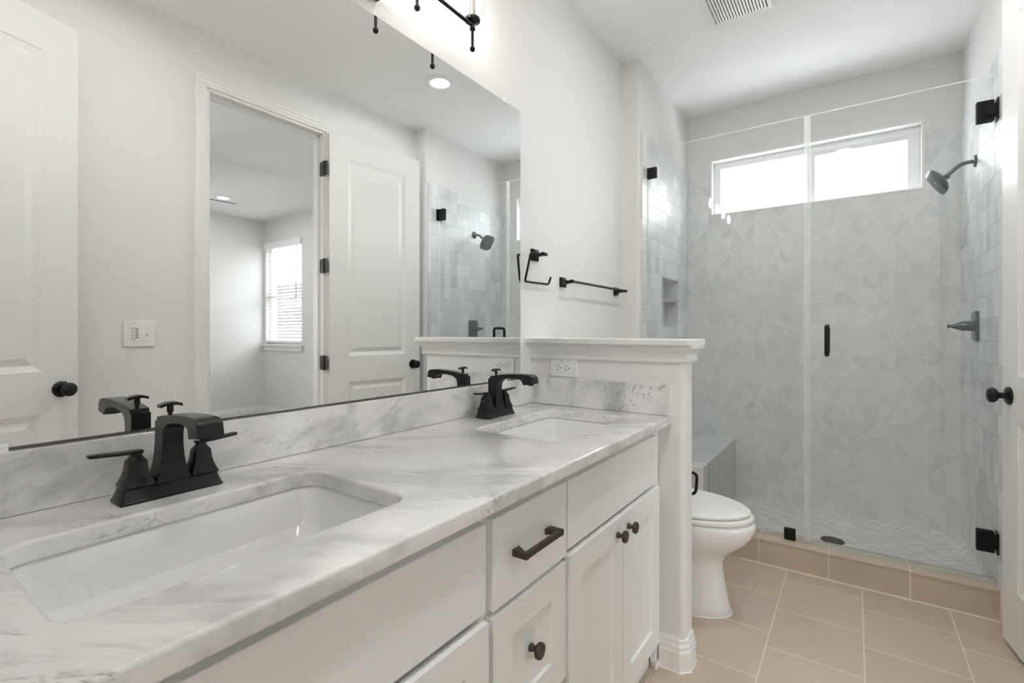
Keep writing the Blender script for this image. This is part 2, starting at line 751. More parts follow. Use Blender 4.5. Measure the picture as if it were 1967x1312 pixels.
struct('floor', box(-0.02, XR + 0.11, -2.2, 2.74, -0.06, 0.0), 'floor_tile')
struct('floor_bedroom', box(XR + 0.11, 5.9, -2.2, 3.8, -0.06, 0.0), 'carpet')
struct('ceiling', box(-0.15, 5.95, -2.3, 3.9, H, H + 0.1), 'ceiling')

# left wall, with the thicker shower section and its niche
bm = boxes((-0.12, 0.0, -0.17, 3.8, 0, H))
nY0, nY1, nZ0, nZ1 = 3.065, 3.41, 1.205, 1.525
fx = SL - 0.008


def quarter(cx, cy, r, a0, a1, n=8):
    return [(cx + r * math.cos(R(a0 + (a1 - a0) * k / n)), cy + r * math.sin(R(a0 + (a1 - a0) * k / n))) for k in range(n + 1)]


prism_xy(bm, [(-0.01, 2.69)] + quarter(fx - 0.022, 2.712, 0.022, -90, 0) + [(fx, nY0), (-0.01, nY0)], 0, H)
bm_box(bm, -0.01, fx, nY0, nY1, 0, nZ0)
bm_box(bm, -0.01, fx, nY0, nY1, nZ1, H)
bm_box(bm, -0.01, fx, nY1, YB + 0.02, 0, H)
struct('wall_left', bm, 'wall')

# right wall with the bedroom doorway
DY0, DY1, DZ = 1.165, 1.868, 2.453
bm = boxes((XR, XR + 0.11, -2.2, DY0, 0, H), (XR, XR + 0.11, DY0, DY1, DZ, H), (XR, XR + 0.11, DY1, 3.8, 0, H))
rx = SR + 0.008
prism_xy(bm, [(XR + 0.01, 2.655)] + list(reversed(quarter(rx + 0.022, 2.677, 0.022, 180, 270))) + [(rx, YB + 0.02), (XR + 0.01, YB + 0.02)], 0, H)
struct('wall_right', bm, 'wall')

# back wall with the window opening
WX0, WX1, WZ0, WZ1 = 0.262, 1.432, 1.992, 2.392
struct('wall_back', boxes((-0.1, WX0, YB + 0.008, YB + 0.16, 0, H), (WX1, 1.80, YB + 0.008, YB + 0.16, 0, H),
                          (WX0, WX1, YB + 0.008, YB + 0.16, 0, WZ0), (WX0, WX1, YB + 0.008, YB + 0.16, WZ1, H)), 'wall')
TZ = 2.323
struct('wall_back_tile', boxes((SL - 0.008, WX0, YB, YB + 0.01, 0.02, TZ), (WX1, SR + 0.008, YB, YB + 0.01, 0.02, TZ),
                               (WX0, WX1, YB, YB + 0.01, 0.02, WZ0)), 'diamond')
struct('wall_left_tile', boxes((SL - 0.009, SL, 2.718, nY0, 0.02, TZ), (SL - 0.009, SL, nY1, YB, 0.02, TZ),
                               (SL - 0.009, SL, nY0, nY1, 0.02, nZ0), (SL - 0.009, SL, nY0, nY1, nZ1, TZ)), 'square')
struct('wall_right_tile', box(SR, SR + 0.009, 2.69, YB, 0.0, TZ), 'square')
nb = 0.018
struct('wall_niche', boxes((0.001, nb, nY0, nY1, nZ0, nZ1)), 'diamond')
struct('trim_5', boxes((nb, SL + 0.002, nY0, nY1, nZ0, nZ0 + 0.008), (nb, SL + 0.002, nY0, nY1, nZ1 - 0.008, nZ1),
                       (nb, SL + 0.002, nY0, nY0 + 0.008, nZ0, nZ1), (nb, SL + 0.002, nY1 - 0.008, nY1, nZ0, nZ1),
                       (nb, SL - 0.004, nY0 + 0.008, nY1 - 0.008, 1.372, 1.382)), 'bench', bevel=0.001)

# front wall with the doorway the view is taken from, and the hall behind
struct('wall_front', boxes((-0.12, 0.66, -0.17, -0.05, 0, H), (1.41, XR, -0.17, -0.05, 0, H), (0.66, 1.41, -0.17, -0.05, 2.455, H)), 'wall')
struct('wall_hall', boxes((-0.12, XR, -2.2, -2.1, 0, H), (-0.22, -0.12, -2.2, -0.05, 0, H)), 'wall')
# bedroom beyond the doorway
BW0, BW1, BZ0, BZ1 = 4.785, 5.665, 1.0, 2.375
struct('wall_bedroom_back', boxes((XR + 0.05, BW0, 3.6, 3.75, 0, H), (BW1, 5.9, 3.6, 3.75, 0, H), (BW0, BW1, 3.6, 3.75, 0, BZ0), (BW0, BW1, 3.6, 3.75, BZ1, H)), 'wall')
struct('wall_bedroom_right', boxes((5.725, 5.85, -2.2, -0.4, 0, H), (5.725, 5.85, 1.4, 3.7, 0, H), (5.725, 5.85, -0.4, 1.4, 0, 0.9), (5.725, 5.85, -0.4, 1.4, 2.4, H)), 'wall')  # includes the opening for the added side window
struct('wall_bedroom_front', box(XR + 0.05, 5.9, -2.25, -2.15, 0, H), 'wall')
struct('wall_neighbour', box(2.0, 12.0, 7.0, 7.2, 0.0, 2.45), 'brick')

# ------------------------------------------------------------------ half wall with its cap, crown and base
PX, PY0, PY1 = 0.628, 1.703, 1.806
r = 0.024
bm = bmesh.new()
foot = [(-0.005, PY0)] + quarter(PX - r, PY0 + r, r, -90, 0) + quarter(PX - r, PY1 - r, r, 0, 90) + [(-0.005, PY1)]
prism_xy(bm, foot, 0, 1.125)
struct('wall_half', bm, 'wall')
struct('trim_1', box(-0.005, 0.655, 1.655, 1.868, 1.123, 1.144), 'trim', bevel=0.003)
crown = [(0.0, 1.062), (0.010, 1.062), (0.013, 1.068), (0.013, 1.074), (0.008, 1.080), (0.011, 1.092), (0.019, 1.103), (0.030, 1.112), (0.031, 1.1235), (0.0, 1.1235)]
bm = bmesh.new()
sweep(bm, [(0.0, PY0), (PX, PY0), (PX, PY1), (0.0, PY1)], crown)
struct('trim_2', bm, 'trim', angle=16)


def base_prof(h=0.116, t=0.014):
    return [(0, 0), (t + 0.003, 0), (t, 0.006), (t, h * 0.58), (t - 0.003, h * 0.62), (t - 0.003, h * 0.74), (t - 0.007, h * 0.79),
            (t - 0.008, h * 0.9), (t - 0.0115, h * 0.95), (0.001, h), (0, h)]


c = 0.021
bm = bmesh.new()
sweep(bm, [(0.540, PY0), (PX - c, PY0), (PX, PY0 + c), (PX, PY1 - c), (PX - c, PY1), (0.0, PY1)], base_prof())
struct('baseboard_half', bm, 'trim', angle=16)
bm = bmesh.new()
sweep(bm, [(0.0, PY1 + 0.0), (0.0, 2.69), (0.09, 2.69)], base_prof())
struct('baseboard_left', bm, 'trim', angle=16)
bm = bmesh.new()
sweep(bm, [(1.612, 2.655), (XR, 2.655), (XR, DY1 + 0.055)], base_prof())
sweep(bm, [(XR, DY0 - 0.055), (XR, -0.05)], base_prof())
struct('baseboard_right', bm, 'trim', angle=16)
bm = bmesh.new()
sweep(bm, [(XR + 0.11, 3.6), (5.725, 3.6), (5.725, -2.15)], base_prof(0.14))
struct('baseboard_bedroom', bm, 'trim', angle=16)

# ------------------------------------------------------------------ shower: curb, bench, floor
CY0, CY1, CZ = 2.733, 2.872, 0.126
bm = boxes((SL, SR, CY0 + 0.004, CY1, 0.0, CZ - 0.010))
struct('curb', bm, 'curb_tile')
bm = boxes((0.435, SR, CY0, CY1 + 0.004, CZ - 0.010, CZ))
struct('trim_3', bm, 'curb_tile', bevel=0.0015)
struct('trim_4', boxes((0.62, SR - 0.004, CY0 - 0.010, CY0 + 0.006, -0.001, 0.004), (SR - 0.006, SR + 0.001, CY0 - 0.012, CY0 + 0.004, 0.0, 0.127)), 'caulk', bevel=0.002)
struct('floor_shower', box(SL - 0.005, SR + 0.005, CY1 - 0.01, YB + 0.005, -0.03, 0.038), 'chevron')
BX, BZ = 0.433, 0.440
struct('bench', box(SL, BX, CY0 + 0.008, YB, 0.0, BZ - 0.012), 'bench_side')
struct('bench_top', box(SL, BX + 0.003, CY0 + 0.004, YB, BZ - 0.012, BZ), 'bench', bevel=0.0015)
struct('bench_edge_trim', boxes((SL, BX + 0.004, CY0 - 0.001, CY0 + 0.010, BZ - 0.034, BZ + 0.001), (BX - 0.028, BX + 0.004, CY0 - 0.001, CY0 + 0.010, 0.126, BZ - 0.034)), 'trim', bevel=0.002)

# ------------------------------------------------------------------ windows
w1 = thing('window_1', 'wide high white sliding window above the patterned shower wall', 'window', (0.847, YB, 1.992))
w1['kind'] = 'structure'


def ring_boxes(x0, x1, z0, z1, t, y0, y1, tb=None):
    tb = tb or t
    return [(x0, x1, y0, y1, z1 - t, z1), (x0, x1, y0, y1, z0, z0 + tb), (x0, x0 + t, y0, y1, z0 + tb, z1 - t), (x1 - t, x1, y0, y1, z0 + tb, z1 - t)]


part('window_reveal', boxes(*ring_boxes(WX0 - 0.002, WX1 + 0.002, WZ0 - 0.001, WZ1 + 0.002, 0.014, YB - 0.004, YB + 0.075)), 'trim', w1, 0.002, w=True)
part('window_frame', boxes(*ring_boxes(WX0 + 0.012, WX1 - 0.012, WZ0 + 0.004, WZ1 - 0.012, 0.044, YB + 0.065, YB + 0.15, 0.012), (0.845, 0.885, YB + 0.085, YB + 0.15, WZ0 + 0.01, WZ1 - 0.03)), 'vinyl', w1, 0.003, w=True)
s = part('window_sash', boxes(*ring_boxes(0.872, WX1 - 0.048, WZ0 + 0.010, WZ1 - 0.052, 0.022, YB + 0.07, YB + 0.10, 0.012)), 'vinyl', w1, 0.002, w=True)
part('gasket', boxes((0.892, WX1 - 0.068, YB + 0.068, YB + 0.0705, WZ1 - 0.0755, WZ1 - 0.0735)), 'grey_mark', s, w=True)
part('pane', box(0.89, WX1 - 0.066, YB + 0.084, YB + 0.088, WZ0 + 0.02, WZ1 - 0.07), 'pane', s, w=True)
part('pane', box(0.31, 0.848, YB + 0.120, YB + 0.124, WZ0 + 0.012, WZ1 - 0.048), 'pane', w1, w=True)

w2 = thing('window_2', 'tall bedroom window with a white sill seen through the mirrored doorway', 'window', (5.225, 3.6, BZ0))
w2['kind'] = 'structure'
part('window_frame', boxes(*ring_boxes(BW0, BW1, BZ0, BZ1, 0.04, 3.66, 3.74), (BW0 + 0.04, BW1 - 0.04, 3.67, 3.73, 1.64, 1.70)), 'vinyl', w2, 0.003, w=True)
part('pane', box(BW0 + 0.03, BW1 - 0.03, 3.70, 3.704, BZ0 + 0.03, BZ1 - 0.03), 'pane', w2, w=True)
part('window_sill', boxes((BW0 - 0.05, BW1 + 0.05, 3.555, 3.66, BZ0 - 0.022, BZ0 + 0.002), (BW0 - 0.03, BW1 + 0.03, 3.58, 3.602, BZ0 - 0.085, BZ0 - 0.022)), 'trim', w2, 0.003, w=True)

w3 = thing('added_window_3', 'wide side window added to the bedroom for fill daylight, outside the mirrored view', 'window', (5.725, 0.5, 0.9))  # invented window, out of view, lets fill daylight reach the vanity
w3['kind'] = 'structure'
part('window_frame', boxes((5.76, 5.84, -0.4, 1.4, 0.9, 0.95), (5.76, 5.84, -0.4, 1.4, 2.35, 2.4), (5.76, 5.84, -0.4, -0.35, 0.95, 2.35), (5.76, 5.84, 1.35, 1.4, 0.95, 2.35), (5.77, 5.83, 0.475, 0.525, 0.95, 2.35)), 'vinyl', w3, 0.003, w=True)
part('pane', box(5.80, 5.804, -0.36, 1.36, 0.94, 2.36), 'pane', w3, w=True)

bl = thing('window_blind', 'white slatted blind hanging in the mirrored bedroom window', 'blind', (5.225, 3.62, BZ1))
part('valance', box(BW0 - 0.012, BW1 + 0.012, 3.570, 3.60, BZ1 - 0.055, BZ1 + 0.03), 'slat', bl, 0.004, w=True)
bm = bmesh.new()
z = BZ1 - 0.085
while z > BZ0 + 0.07:
    t = R(30)
    dy, dz = 0.024 * math.cos(t), 0.024 * math.sin(t)
    vs = [bm.verts.new(p) for p in ((BW0 + 0.012, 3.635 - dy, z - dz), (BW1 - 0.012, 3.635 - dy, z - dz), (BW1 - 0.012, 3.635 + dy, z + dz), (BW0 + 0.012, 3.635 + dy, z + dz))]
    vt = [bm.verts.new(v.co + Vector((0, 0, 0.003))) for v in vs]
    bm.faces.new(vs[::-1])
    bm.faces.new(vt)
    for i in range(4):
        j = (i + 1) % 4
        bm.faces.new((vs[i], vs[j], vt[j], vt[i]))
    z -= 0.0435
part('slats', bm, 'slat', bl, w=True)
part('bottom_rail', box(BW0 + 0.012, BW1 - 0.012, 3.612, 3.658, BZ0 + 0.03, BZ0 + 0.055), 'slat', bl, 0.003, w=True)
for cx in (BW0 + 0.16, BW0 + 0.44, BW1 - 0.16):
    part('ladder_cord', box(cx - 0.003, cx + 0.003, 3.606, 3.609, BZ0 + 0.05, BZ1 - 0.05), 'slat', bl, w=True)
bm = bmesh.new()
cyl(bm, (BW0 + 0.12, 3.598, BZ1 - 0.05), (BW0 + 0.12, 3.594, 1.62), 0.004, 8)
part('wand', bm, 'grey_mark', bl, w=True)

# ------------------------------------------------------------------ doors


def panel_face(bm, w, h, panels, y, sgn):
    """front skin of a moulded door in the plane Y, recesses going -sgn"""
    xs = [0, panels[0][0], panels[0][1], w]
    zs = [0]
    for _, _, a, b in panels:
        zs += [a, b]
    zs.append(h)

    def quad(pts):
        vs = [bm.verts.new(p) for p in pts]
        bm.faces.new(vs if sgn > 0 else vs[::-1])

    for i in range(3):
        for j in range(len(zs) - 1):
            if i == 1 and j % 2 == 1:
                x0, x1, z0, z1 = xs[1], xs[2], zs[j], zs[j + 1]
                loops = []
                for inset, dep in ((0, 0), (0.003, 0.003), (0.024, 0.013), (0.029, 0.013), (0.054, 0.004)):
                    loops.append([(x0 + inset, y - sgn * dep, z0 + inset), (x1 - inset, y - sgn * dep, z0 + inset),
                                  (x1 - inset, y - sgn * dep, z1 - inset), (x0 + inset, y - sgn * dep, z1 - inset)])
                for a, b in zip(loops[:-1], loops[1:]):
                    for k in range(4):
                        l = (k + 1) % 4
                        quad((a[k], a[l], b[l], b[k]))
                quad(loops[-1])
            else:
                quad(((xs[i], y, zs[j]), (xs[i + 1], y, zs[j]), (xs[i + 1], y, zs[j + 1]), (xs[i], y, zs[j + 1])))


def leaf_bm(w, h, t, panels):
    bm = bmesh.new()
    panel_face(bm, w, h, panels, 0.0, 1)
    panel_face(bm, w, h, panels, -t, -1)
    for pts in (((0, 0, 0), (0, -t, 0), (0, -t, h), (0, 0, h)), ((w, 0, 0), (w, 0, h), (w, -t, h), (w, -t, 0)),
                ((0, 0, h), (0, -t, h), (w, -t, h), (w, 0, h)), ((0, 0, 0), (w, 0, 0), (w, -t, 0), (0, -t, 0))):
        bm.faces.new([bm.verts.new(p) for p in pts])
    bmesh.ops.remove_doubles(bm, verts=bm.verts[:], dist=1e-5)
    return bm


def knob_set(parent, x, z, t):
    for s in (1, -1):
        y0 = 0.0 if s > 0 else -t
        bm = bmesh.new()
        lathe(bm, [(0, 0.0), (0, 0.033), (0.004, 0.033), (0.009, 0.028), (0.011, 0.018), (0.012, 0.0)], (x, y0, z), (0, s, 0))
        rose = part('knob_rose', bm, 'black', parent)
        bm = bmesh.new()
        lathe(bm, [(0.008, 0.0), (0.010, 0.012), (0.028, 0.0105), (0.032, 0.014), (0.036, 0.022), (0.043, 0.0275), (0.052, 0.028), (0.058, 0.024), (0.061, 0.016), (0.0625, 0.0)], (x, y0, z), (0, s, 0))
        part('knob', bm, 'black', parent)


def door_leaf(name, label, w, h, loc, ang, knob_x=0.06):
    t = 0.035
    d = thing(name, label, 'door', loc, ang)
    d['kind'] = 'structure'
    part('door_leaf', leaf_bm(w, h, t, [(0.130, w - 0.124, 0.215, 0.822), (0.130, w - 0.124, 0.992, 2.285)]), 'door', d, angle=12)
    knob_set(d, w - knob_x, 0.915, t)
    part('latch_plate', box(w, w + 0.0015, -t + 0.005, -0.005, 0.89, 0.945), 'hinge', d)
    return d


d1 = door_leaf('door_1', 'white two-panel door standing open against the right wall', 0.703, 2.425, (1.654, 1.872, 0.020), math.atan2(0.692, -0.094))
d2 = door_leaf('door_2', 'white two-panel door at the left edge of the mirror', 0.711, 2.432, (1.390, -0.045, 0.018), math.atan2(0.674, 0.222))

# casing, jamb and hinges of the bedroom doorway
cs = [(0, 0), (0.010, 0), (0.012, 0.004), (0.012, 0.016), (0.015, 0.020), (0.015, 0.034), (0.019, 0.040), (0.019, 0.052), (0.016, 0.056), (0, 0.056)]


def casing(x, sgn, y0, y1, z1):
    bm = bmesh.new()

    def ring(y, z, oy, oz):
        return [(x - sgn * d, y + oy * o, z + oz * o) for d, o in cs]
    loft(bm, [ring(y0, 0, -1, 0), ring(y0, z1, -1, 1), ring(y1, z1, 1, 1), ring(y1, 0, 1, 0)])
    return bm


dw = thing('door_3', 'white cased doorway into the bedroom, seen in the mirror', 'doorway', (XR, 1.513, 0))
dw['kind'] = 'structure'
part('door_casing', casing(XR, 1, DY0, DY1, DZ), 'trim', dw, w=True, angle=12)
part('door_casing', casing(XR + 0.11, -1, DY0, DY1, DZ), 'trim', dw, w=True)
jt = 0.016
part('door_jamb', boxes((XR - 0.001, XR + 0.111, DY0 - 0.002, DY0 + jt, 0, DZ), (XR - 0.001, XR + 0.111, DY1 - jt, DY1 + 0.002, 0, DZ), (XR - 0.001, XR + 0.111, DY0 + jt, DY1 - jt, DZ - jt, DZ + 0.002),
                        (XR + 0.045, XR + 0.08, DY0 + jt, DY0 + jt + 0.011, 0, DZ - jt), (XR + 0.045, XR + 0.08, DY1 - jt - 0.011, DY1 - jt, 0, DZ - jt), (XR + 0.045, XR + 0.08, DY0 + jt, DY1 - jt, DZ - jt - 0.011, DZ - jt)), 'trim', dw, 0.0015, w=True)
part('strike_plate', box(XR + 0.002, XR + 0.036, DY0 + jt, DY0 + jt + 0.0015, 0.90, 0.965), 'hinge', dw, w=True)
for hz in (2.17, 1.547, 0.928):
    bm = boxes((XR + 0.001, XR + 0.034, DY1 - jt - 0.0025, DY1 - jt, hz, hz + 0.09), (1.643, 1.671, DY1 - jt - 0.0025, DY1 - jt + 0.001, hz, hz + 0.09))
    cyl(bm, (1.681, DY1 - jt - 0.003, hz - 0.003), (1.681, DY1 - jt - 0.003, hz + 0.093), 0.0065, 12)
    part('door_hinge', bm, 'hinge', dw, w=True)

# entrance doorway casing
de = thing('door_4', 'white cased entrance doorway at the near end of the room', 'doorway', (1.035, -0.05, 0))
de['kind'] = 'structure'
part('door_jamb', boxes((0.660, 0.676, -0.171, -0.049, 0, 2.455), (1.394, 1.41, -0.171, -0.049, 0, 2.455), (0.676, 1.394, -0.171, -0.049, 2.439, 2.455)), 'trim', de, 0.0015, w=True)
bm = bmesh.new()
loft(bm, [[(x + o * ox, -0.05 + d, z + o * oz) for d, o in cs] for x, z, ox, oz in ((0.66, 0, -1, 0), (0.66, 2.455, -1, 1), (1.41, 2.455, 1, 1), (1.41, 0, 1, 0))])
part('door_casing', bm, 'trim', de, w=True)

# ------------------------------------------------------------------ vanity
CT = 0.878          # counter top height
CTB = CT - 0.031
FF = 0.535          # face frame


def shaker(x, y0, y1, z0, z1, st=0.064, t=0.019, dep=0.008):
    bm = bmesh.new()

    def quad(pts):
        bm.faces.new([bm.verts.new(p) for p in pts])
    a0, a1, b0, b1 = y0 + st, y1 - st, z0 + st, z1 - st
    ys, zs = [y0, a0, a1, y1], [z0, b0, b1, z1]
    for i in range(3):
        for j in range(3):
            if i == 1 and j == 1:
                continue
            quad(((x, ys[i], zs[j]), (x, ys[i + 1], zs[j]), (x, ys[i + 1], zs[j + 1]), (x, ys[i], zs[j + 1])))
    o = [(x, a0, b0), (x, a1, b0), (x, a1, b1), (x, a0, b1)]
    e = 0.0025
    n = [(x - dep, a0 + e, b0 + e), (x - dep, a1 - e, b0 + e), (x - dep, a1 - e, b1 - e), (x - dep, a0 + e, b1 - e)]
    for k in range(4):
        l = (k + 1) % 4
        quad((o[k], o[l], n[l], n[k]))
    quad(n)
    q = [(x - t, y0, z0), (x - t, y1, z0), (x - t, y1, z1), (x - t, y0, z1)]
    p = [(x, y0, z0), (x, y1, z0), (x, y1, z1), (x, y0, z1)]
    quad(q[::-1])
    for k in range(4):
        l = (k + 1) % 4
        quad((p[l], p[k], q[k], q[l]))
    bmesh.ops.remove_doubles(bm, verts=bm.verts[:], dist=1e-5)
    return bm


def slab_front(x, y0, y1, z0, z1, t=0.019):
    return box(x - t, x, y0, y1, z0, z1)


def cab_knob(parent, x, y, z):
    bm = bmesh.new()
    lathe(bm, [(0, 0), (0, 0.0085), (0.003, 0.0085), (0.012, 0.0055), (0.017, 0.0065), (0.0185, 0.0155), (0.020, 0.0165), (0.026, 0.0165), (0.0275, 0.0155), (0.0278, 0)], (x, y, z), (1, 0, 0), 28)
    part('knob', bm, 'bronze', parent, w=True, label='dark bronze round knob')


def body(y0, y1, parent, name='cabinet_body', end=None):
    L = [(0.004, FF - 0.018, y0, y0 + 0.016, 0.10, CTB - 0.001), (0.004, FF - 0.018, y1 - 0.016, y1, 0.10, CTB - 0.001), (0.004, FF - 0.018, y0 + 0.016, y1 - 0.016, 0.10, 0.116),
         (0.004, 0.012, y0 + 0.016, y1 - 0.016, 0.116, CTB - 0.001),
         (0.490, 0.505, y0, y1, 0.0, 0.10),
         (FF - 0.018, FF, y0, y0 + 0.030, 0.10, CTB - 0.001), (FF - 0.018, FF, y1 - 0.030, y1, 0.10 if end is None else 0.0, CTB - 0.001),
         (FF - 0.018, FF, y0 + 0.03, y1 - 0.03, 0.79, CTB - 0.001), (FF - 0.018, FF, y0 + 0.03, y1 - 0.03, 0.62, 0.68), (FF - 0.018, FF, y0 + 0.03, y1 - 0.03, 0.10, 0.135)]
    return part(name, boxes(*L), 'cabinet', parent, 0.001, w=True)


XF, XD = 0.554, 0.562
# near sink cabinet
c1 = thing('vanity_cabinet', 'white sink cabinet under the nearer basin, left of the drawers', 'cabinet', (0.27, 0.35, 0))
body(0.020, 0.704, c1)
part('false_front', slab_front(XF, 0.05, 0.695, 0.659, 0.821), 'cabinet', c1, 0.0018, w=True)
for y0, y1, ky in ((0.044, 0.367, 0.335), (0.371, 0.693, 0.403)):
    dd = part('door', shaker(XD, y0, y1, 0.118, 0.645), 'cabinet', c1, 0.0018, w=True)
    cab_knob(dd, XD, ky, 0.600)
# drawer cabinet
c2 = thing('drawer_cabinet', 'white three-drawer cabinet between the two basins', 'cabinet', (0.27, 0.855, 0))
body(0.704, 1.004, c2)
dr = part('drawer', slab_front(XF, 0.716, 0.997, 0.648, 0.821), 'cabinet', c2, 0.0018, w=True)
# bar pull with two flared posts
bm = bmesh.new()
py0, py1, pz = 0.777, 0.924, 0.737
for s, ya in ((1, py0), (-1, py1)):
    pts = [(XF, ya), (XF, ya + s * 0.024), (XF + 0.022, ya + s * 0.011), (XF + 0.034, ya + s * 0.011), (XF + 0.034, ya), ]
    loft(bm, [[(x, y, pz - 0.0065) for x, y in pts], [(x, y, pz + 0.0065) for x, y in pts]])
bm_box(bm, XF + 0.0245, XF + 0.0336, py0 + 0.004, py1 - 0.004, pz - 0.006, pz + 0.006)
part('bar_pull', bm, 'bronze', dr, 0.0008, w=True, label='dark bronze bar pull')
for z0, z1 in ((0.369, 0.637), (0.118, 0.357)):
    dr = part('drawer', shaker(XF, 0.716, 0.995, z0, z1, 0.063), 'cabinet', c2, 0.0018, w=True)
    cab_knob(dr, XF - 0.008, 0.8555, (z0 + z1) / 2 + 0.006)
# far sink cabinet
c3 = thing('vanity_cabinet', 'white sink cabinet under the farther basin, beside the half wall', 'cabinet', (0.27, 1.35, 0))
body(1.004, 1.700, c3, end=1)
part('false_front', slab_front(XF, 1.004, 1.630, 0.659, 0.821), 'cabinet', c3, 0.0018, w=True)
for y0, y1, ky in ((1.0, 1.313, 1.276), (1.316, 1.632, 1.353)):
    dd = part('door', shaker(XD, y0, y1, 0.121, 0.648), 'cabinet', c3, 0.0018, w=True)
    cab_knob(dd, XD, ky, 0.604)
part('toe_moulding', boxes((0.505, 0.515, 1.004, 1.67, 0.0, 0.02), (FF, FF + 0.010, 1.655, 1.700, 0.0, 0.022)), 'cabinet', c3, 0.003, w=True)

# countertop with two basin cut-outs
S1 = (0.163, 0.461, 0.135, 0.595)
S2 = (0.163, 0.461, 1.122, 1.582)


def slab_with_holes(bm, outer, holes, z0, z1, e, q=5):
    """slab with eased edges: every outline is (x0, x1, y0, y1, corner radius)"""
    arc = [(e * (1 - math.cos(PI / 2 * k / q)), e * (1 - math.sin(PI / 2 * k / q))) for k in range(q + 1)]   # (inset, drop), side to top
    prof = [(i, z1 - dz) for i, dz in arc]
    prof = [(i, z0 + dz) for i, dz in reversed(arc)] + prof
    tops, bots = [], []
    for k, (x0, x1, y0, y1, r) in enumerate([outer] + holes):
        sg = 1 if k == 0 else -1
        rings = []
        for i, z in prof:
            i = i * sg
            rings.append([(x, y, z) for x, y in rrect(x0 + i, x1 - i, y0 + i, y1 - i, r - i, 14)])
        vr = loft(bm, rings, False, False)
        bots.append(vr[0])
        tops.append(vr[-1])
    for loops in (tops, bots):
        es = []
        for vs in loops:
            for i in range(len(vs)):
                ed = bm.edges.get((vs[i], vs[(i + 1) % len(vs)]))
                es.append(ed)
        bmesh.ops.triangle_fill(bm, edges=es, use_beauty=True)
    return bm


bm = bmesh.new()
slab_with_holes(bm, (0.001, 0.583, -0.045, 1.7025, 0.007), [(*S1, 0.036), (*S2, 0.036)], CTB, CT, 0.006, 7)
tp = thing('countertop', 'grey-veined white marble countertop running over all the vanity cabinets', 'countertop', (0.29, 0.85, CTB))
part('slab', bm, 'marble', tp, w=True, angle=7.5)
single('backsplash', box(0.0005, 0.0185, -0.045, 1.684, CT + 0.0003, CT + 0.1025), 'marble_back', 'long low grey-veined marble backsplash under the mirror', 'backsplash', (0.0, 0.82, CT), 0.002)
single('sidesplash', box(0.0005, 0.583, 1.6845, 1.7025, CT + 0.0003, CT + 0.108), 'marble_side', 'short mottled marble sidesplash against the half wall', 'backsplash', (0.29, 1.70, CT), 0.002)

# undermount basins
def basin(name, label, S):
    x0, x1, y0, y1 = S
    o = thing(name, label, 'sink', ((x0 + x1) / 2, (y0 + y1) / 2, CTB - 0.14), group='undermount basins')
    bm = bmesh.new()
    e = 0.006
    rings = []

    def rg(i, z, r):
        return [(x, y, z) for x, y in rrect(x0 - e + i, x1 + e - i, y0 - e + i, y1 + e - i, r, 8)]
    # outside up, over the lip, inside down
    for i, z, rr in ((0.060, CTB - 0.150, 0.05), (0.030, CTB - 0.135, 0.045), (-0.004, CTB - 0.02, 0.045), (-0.020, CTB - 0.012, 0.05), (-0.020, CTB - 0.0005, 0.05), (0.0, CTB - 0.0005, 0.041), (0.003, CTB - 0.006, 0.040),
                     (0.008, CTB - 0.050, 0.042), (0.014, CTB - 0.085, 0.046), (0.024, CTB - 0.108, 0.052), (0.040, CTB - 0.124, 0.056), (0.062, CTB - 0.131, 0.052), (0.090, CTB - 0.134, 0.040), (0.115, CTB - 0.135, 0.02)):
        rings.append(rg(i, z, rr))
    loft(bm, rings)
    part('bowl', bm, 'porcelain', o, w=True, angle=60)
    bm = bmesh.new()
    cx, cy = (x0 + x1) / 2, (y0 + y1) / 2
    lathe(bm, [(0, 0), (0, 0.021), (0.003, 0.021), (0.004, 0.017), (0.006, 0.015), (0.008, 0.0)], (cx - 0.02, cy, CTB - 0.1352), (0, 0, 1))
    part('drain', bm, 'black', o, w=True)
    return o


basin('sink_basin', 'white rectangular undermount basin in front of the nearer faucet', S1)
basin('sink_basin', 'white rectangular undermount basin beside the half wall', S2)

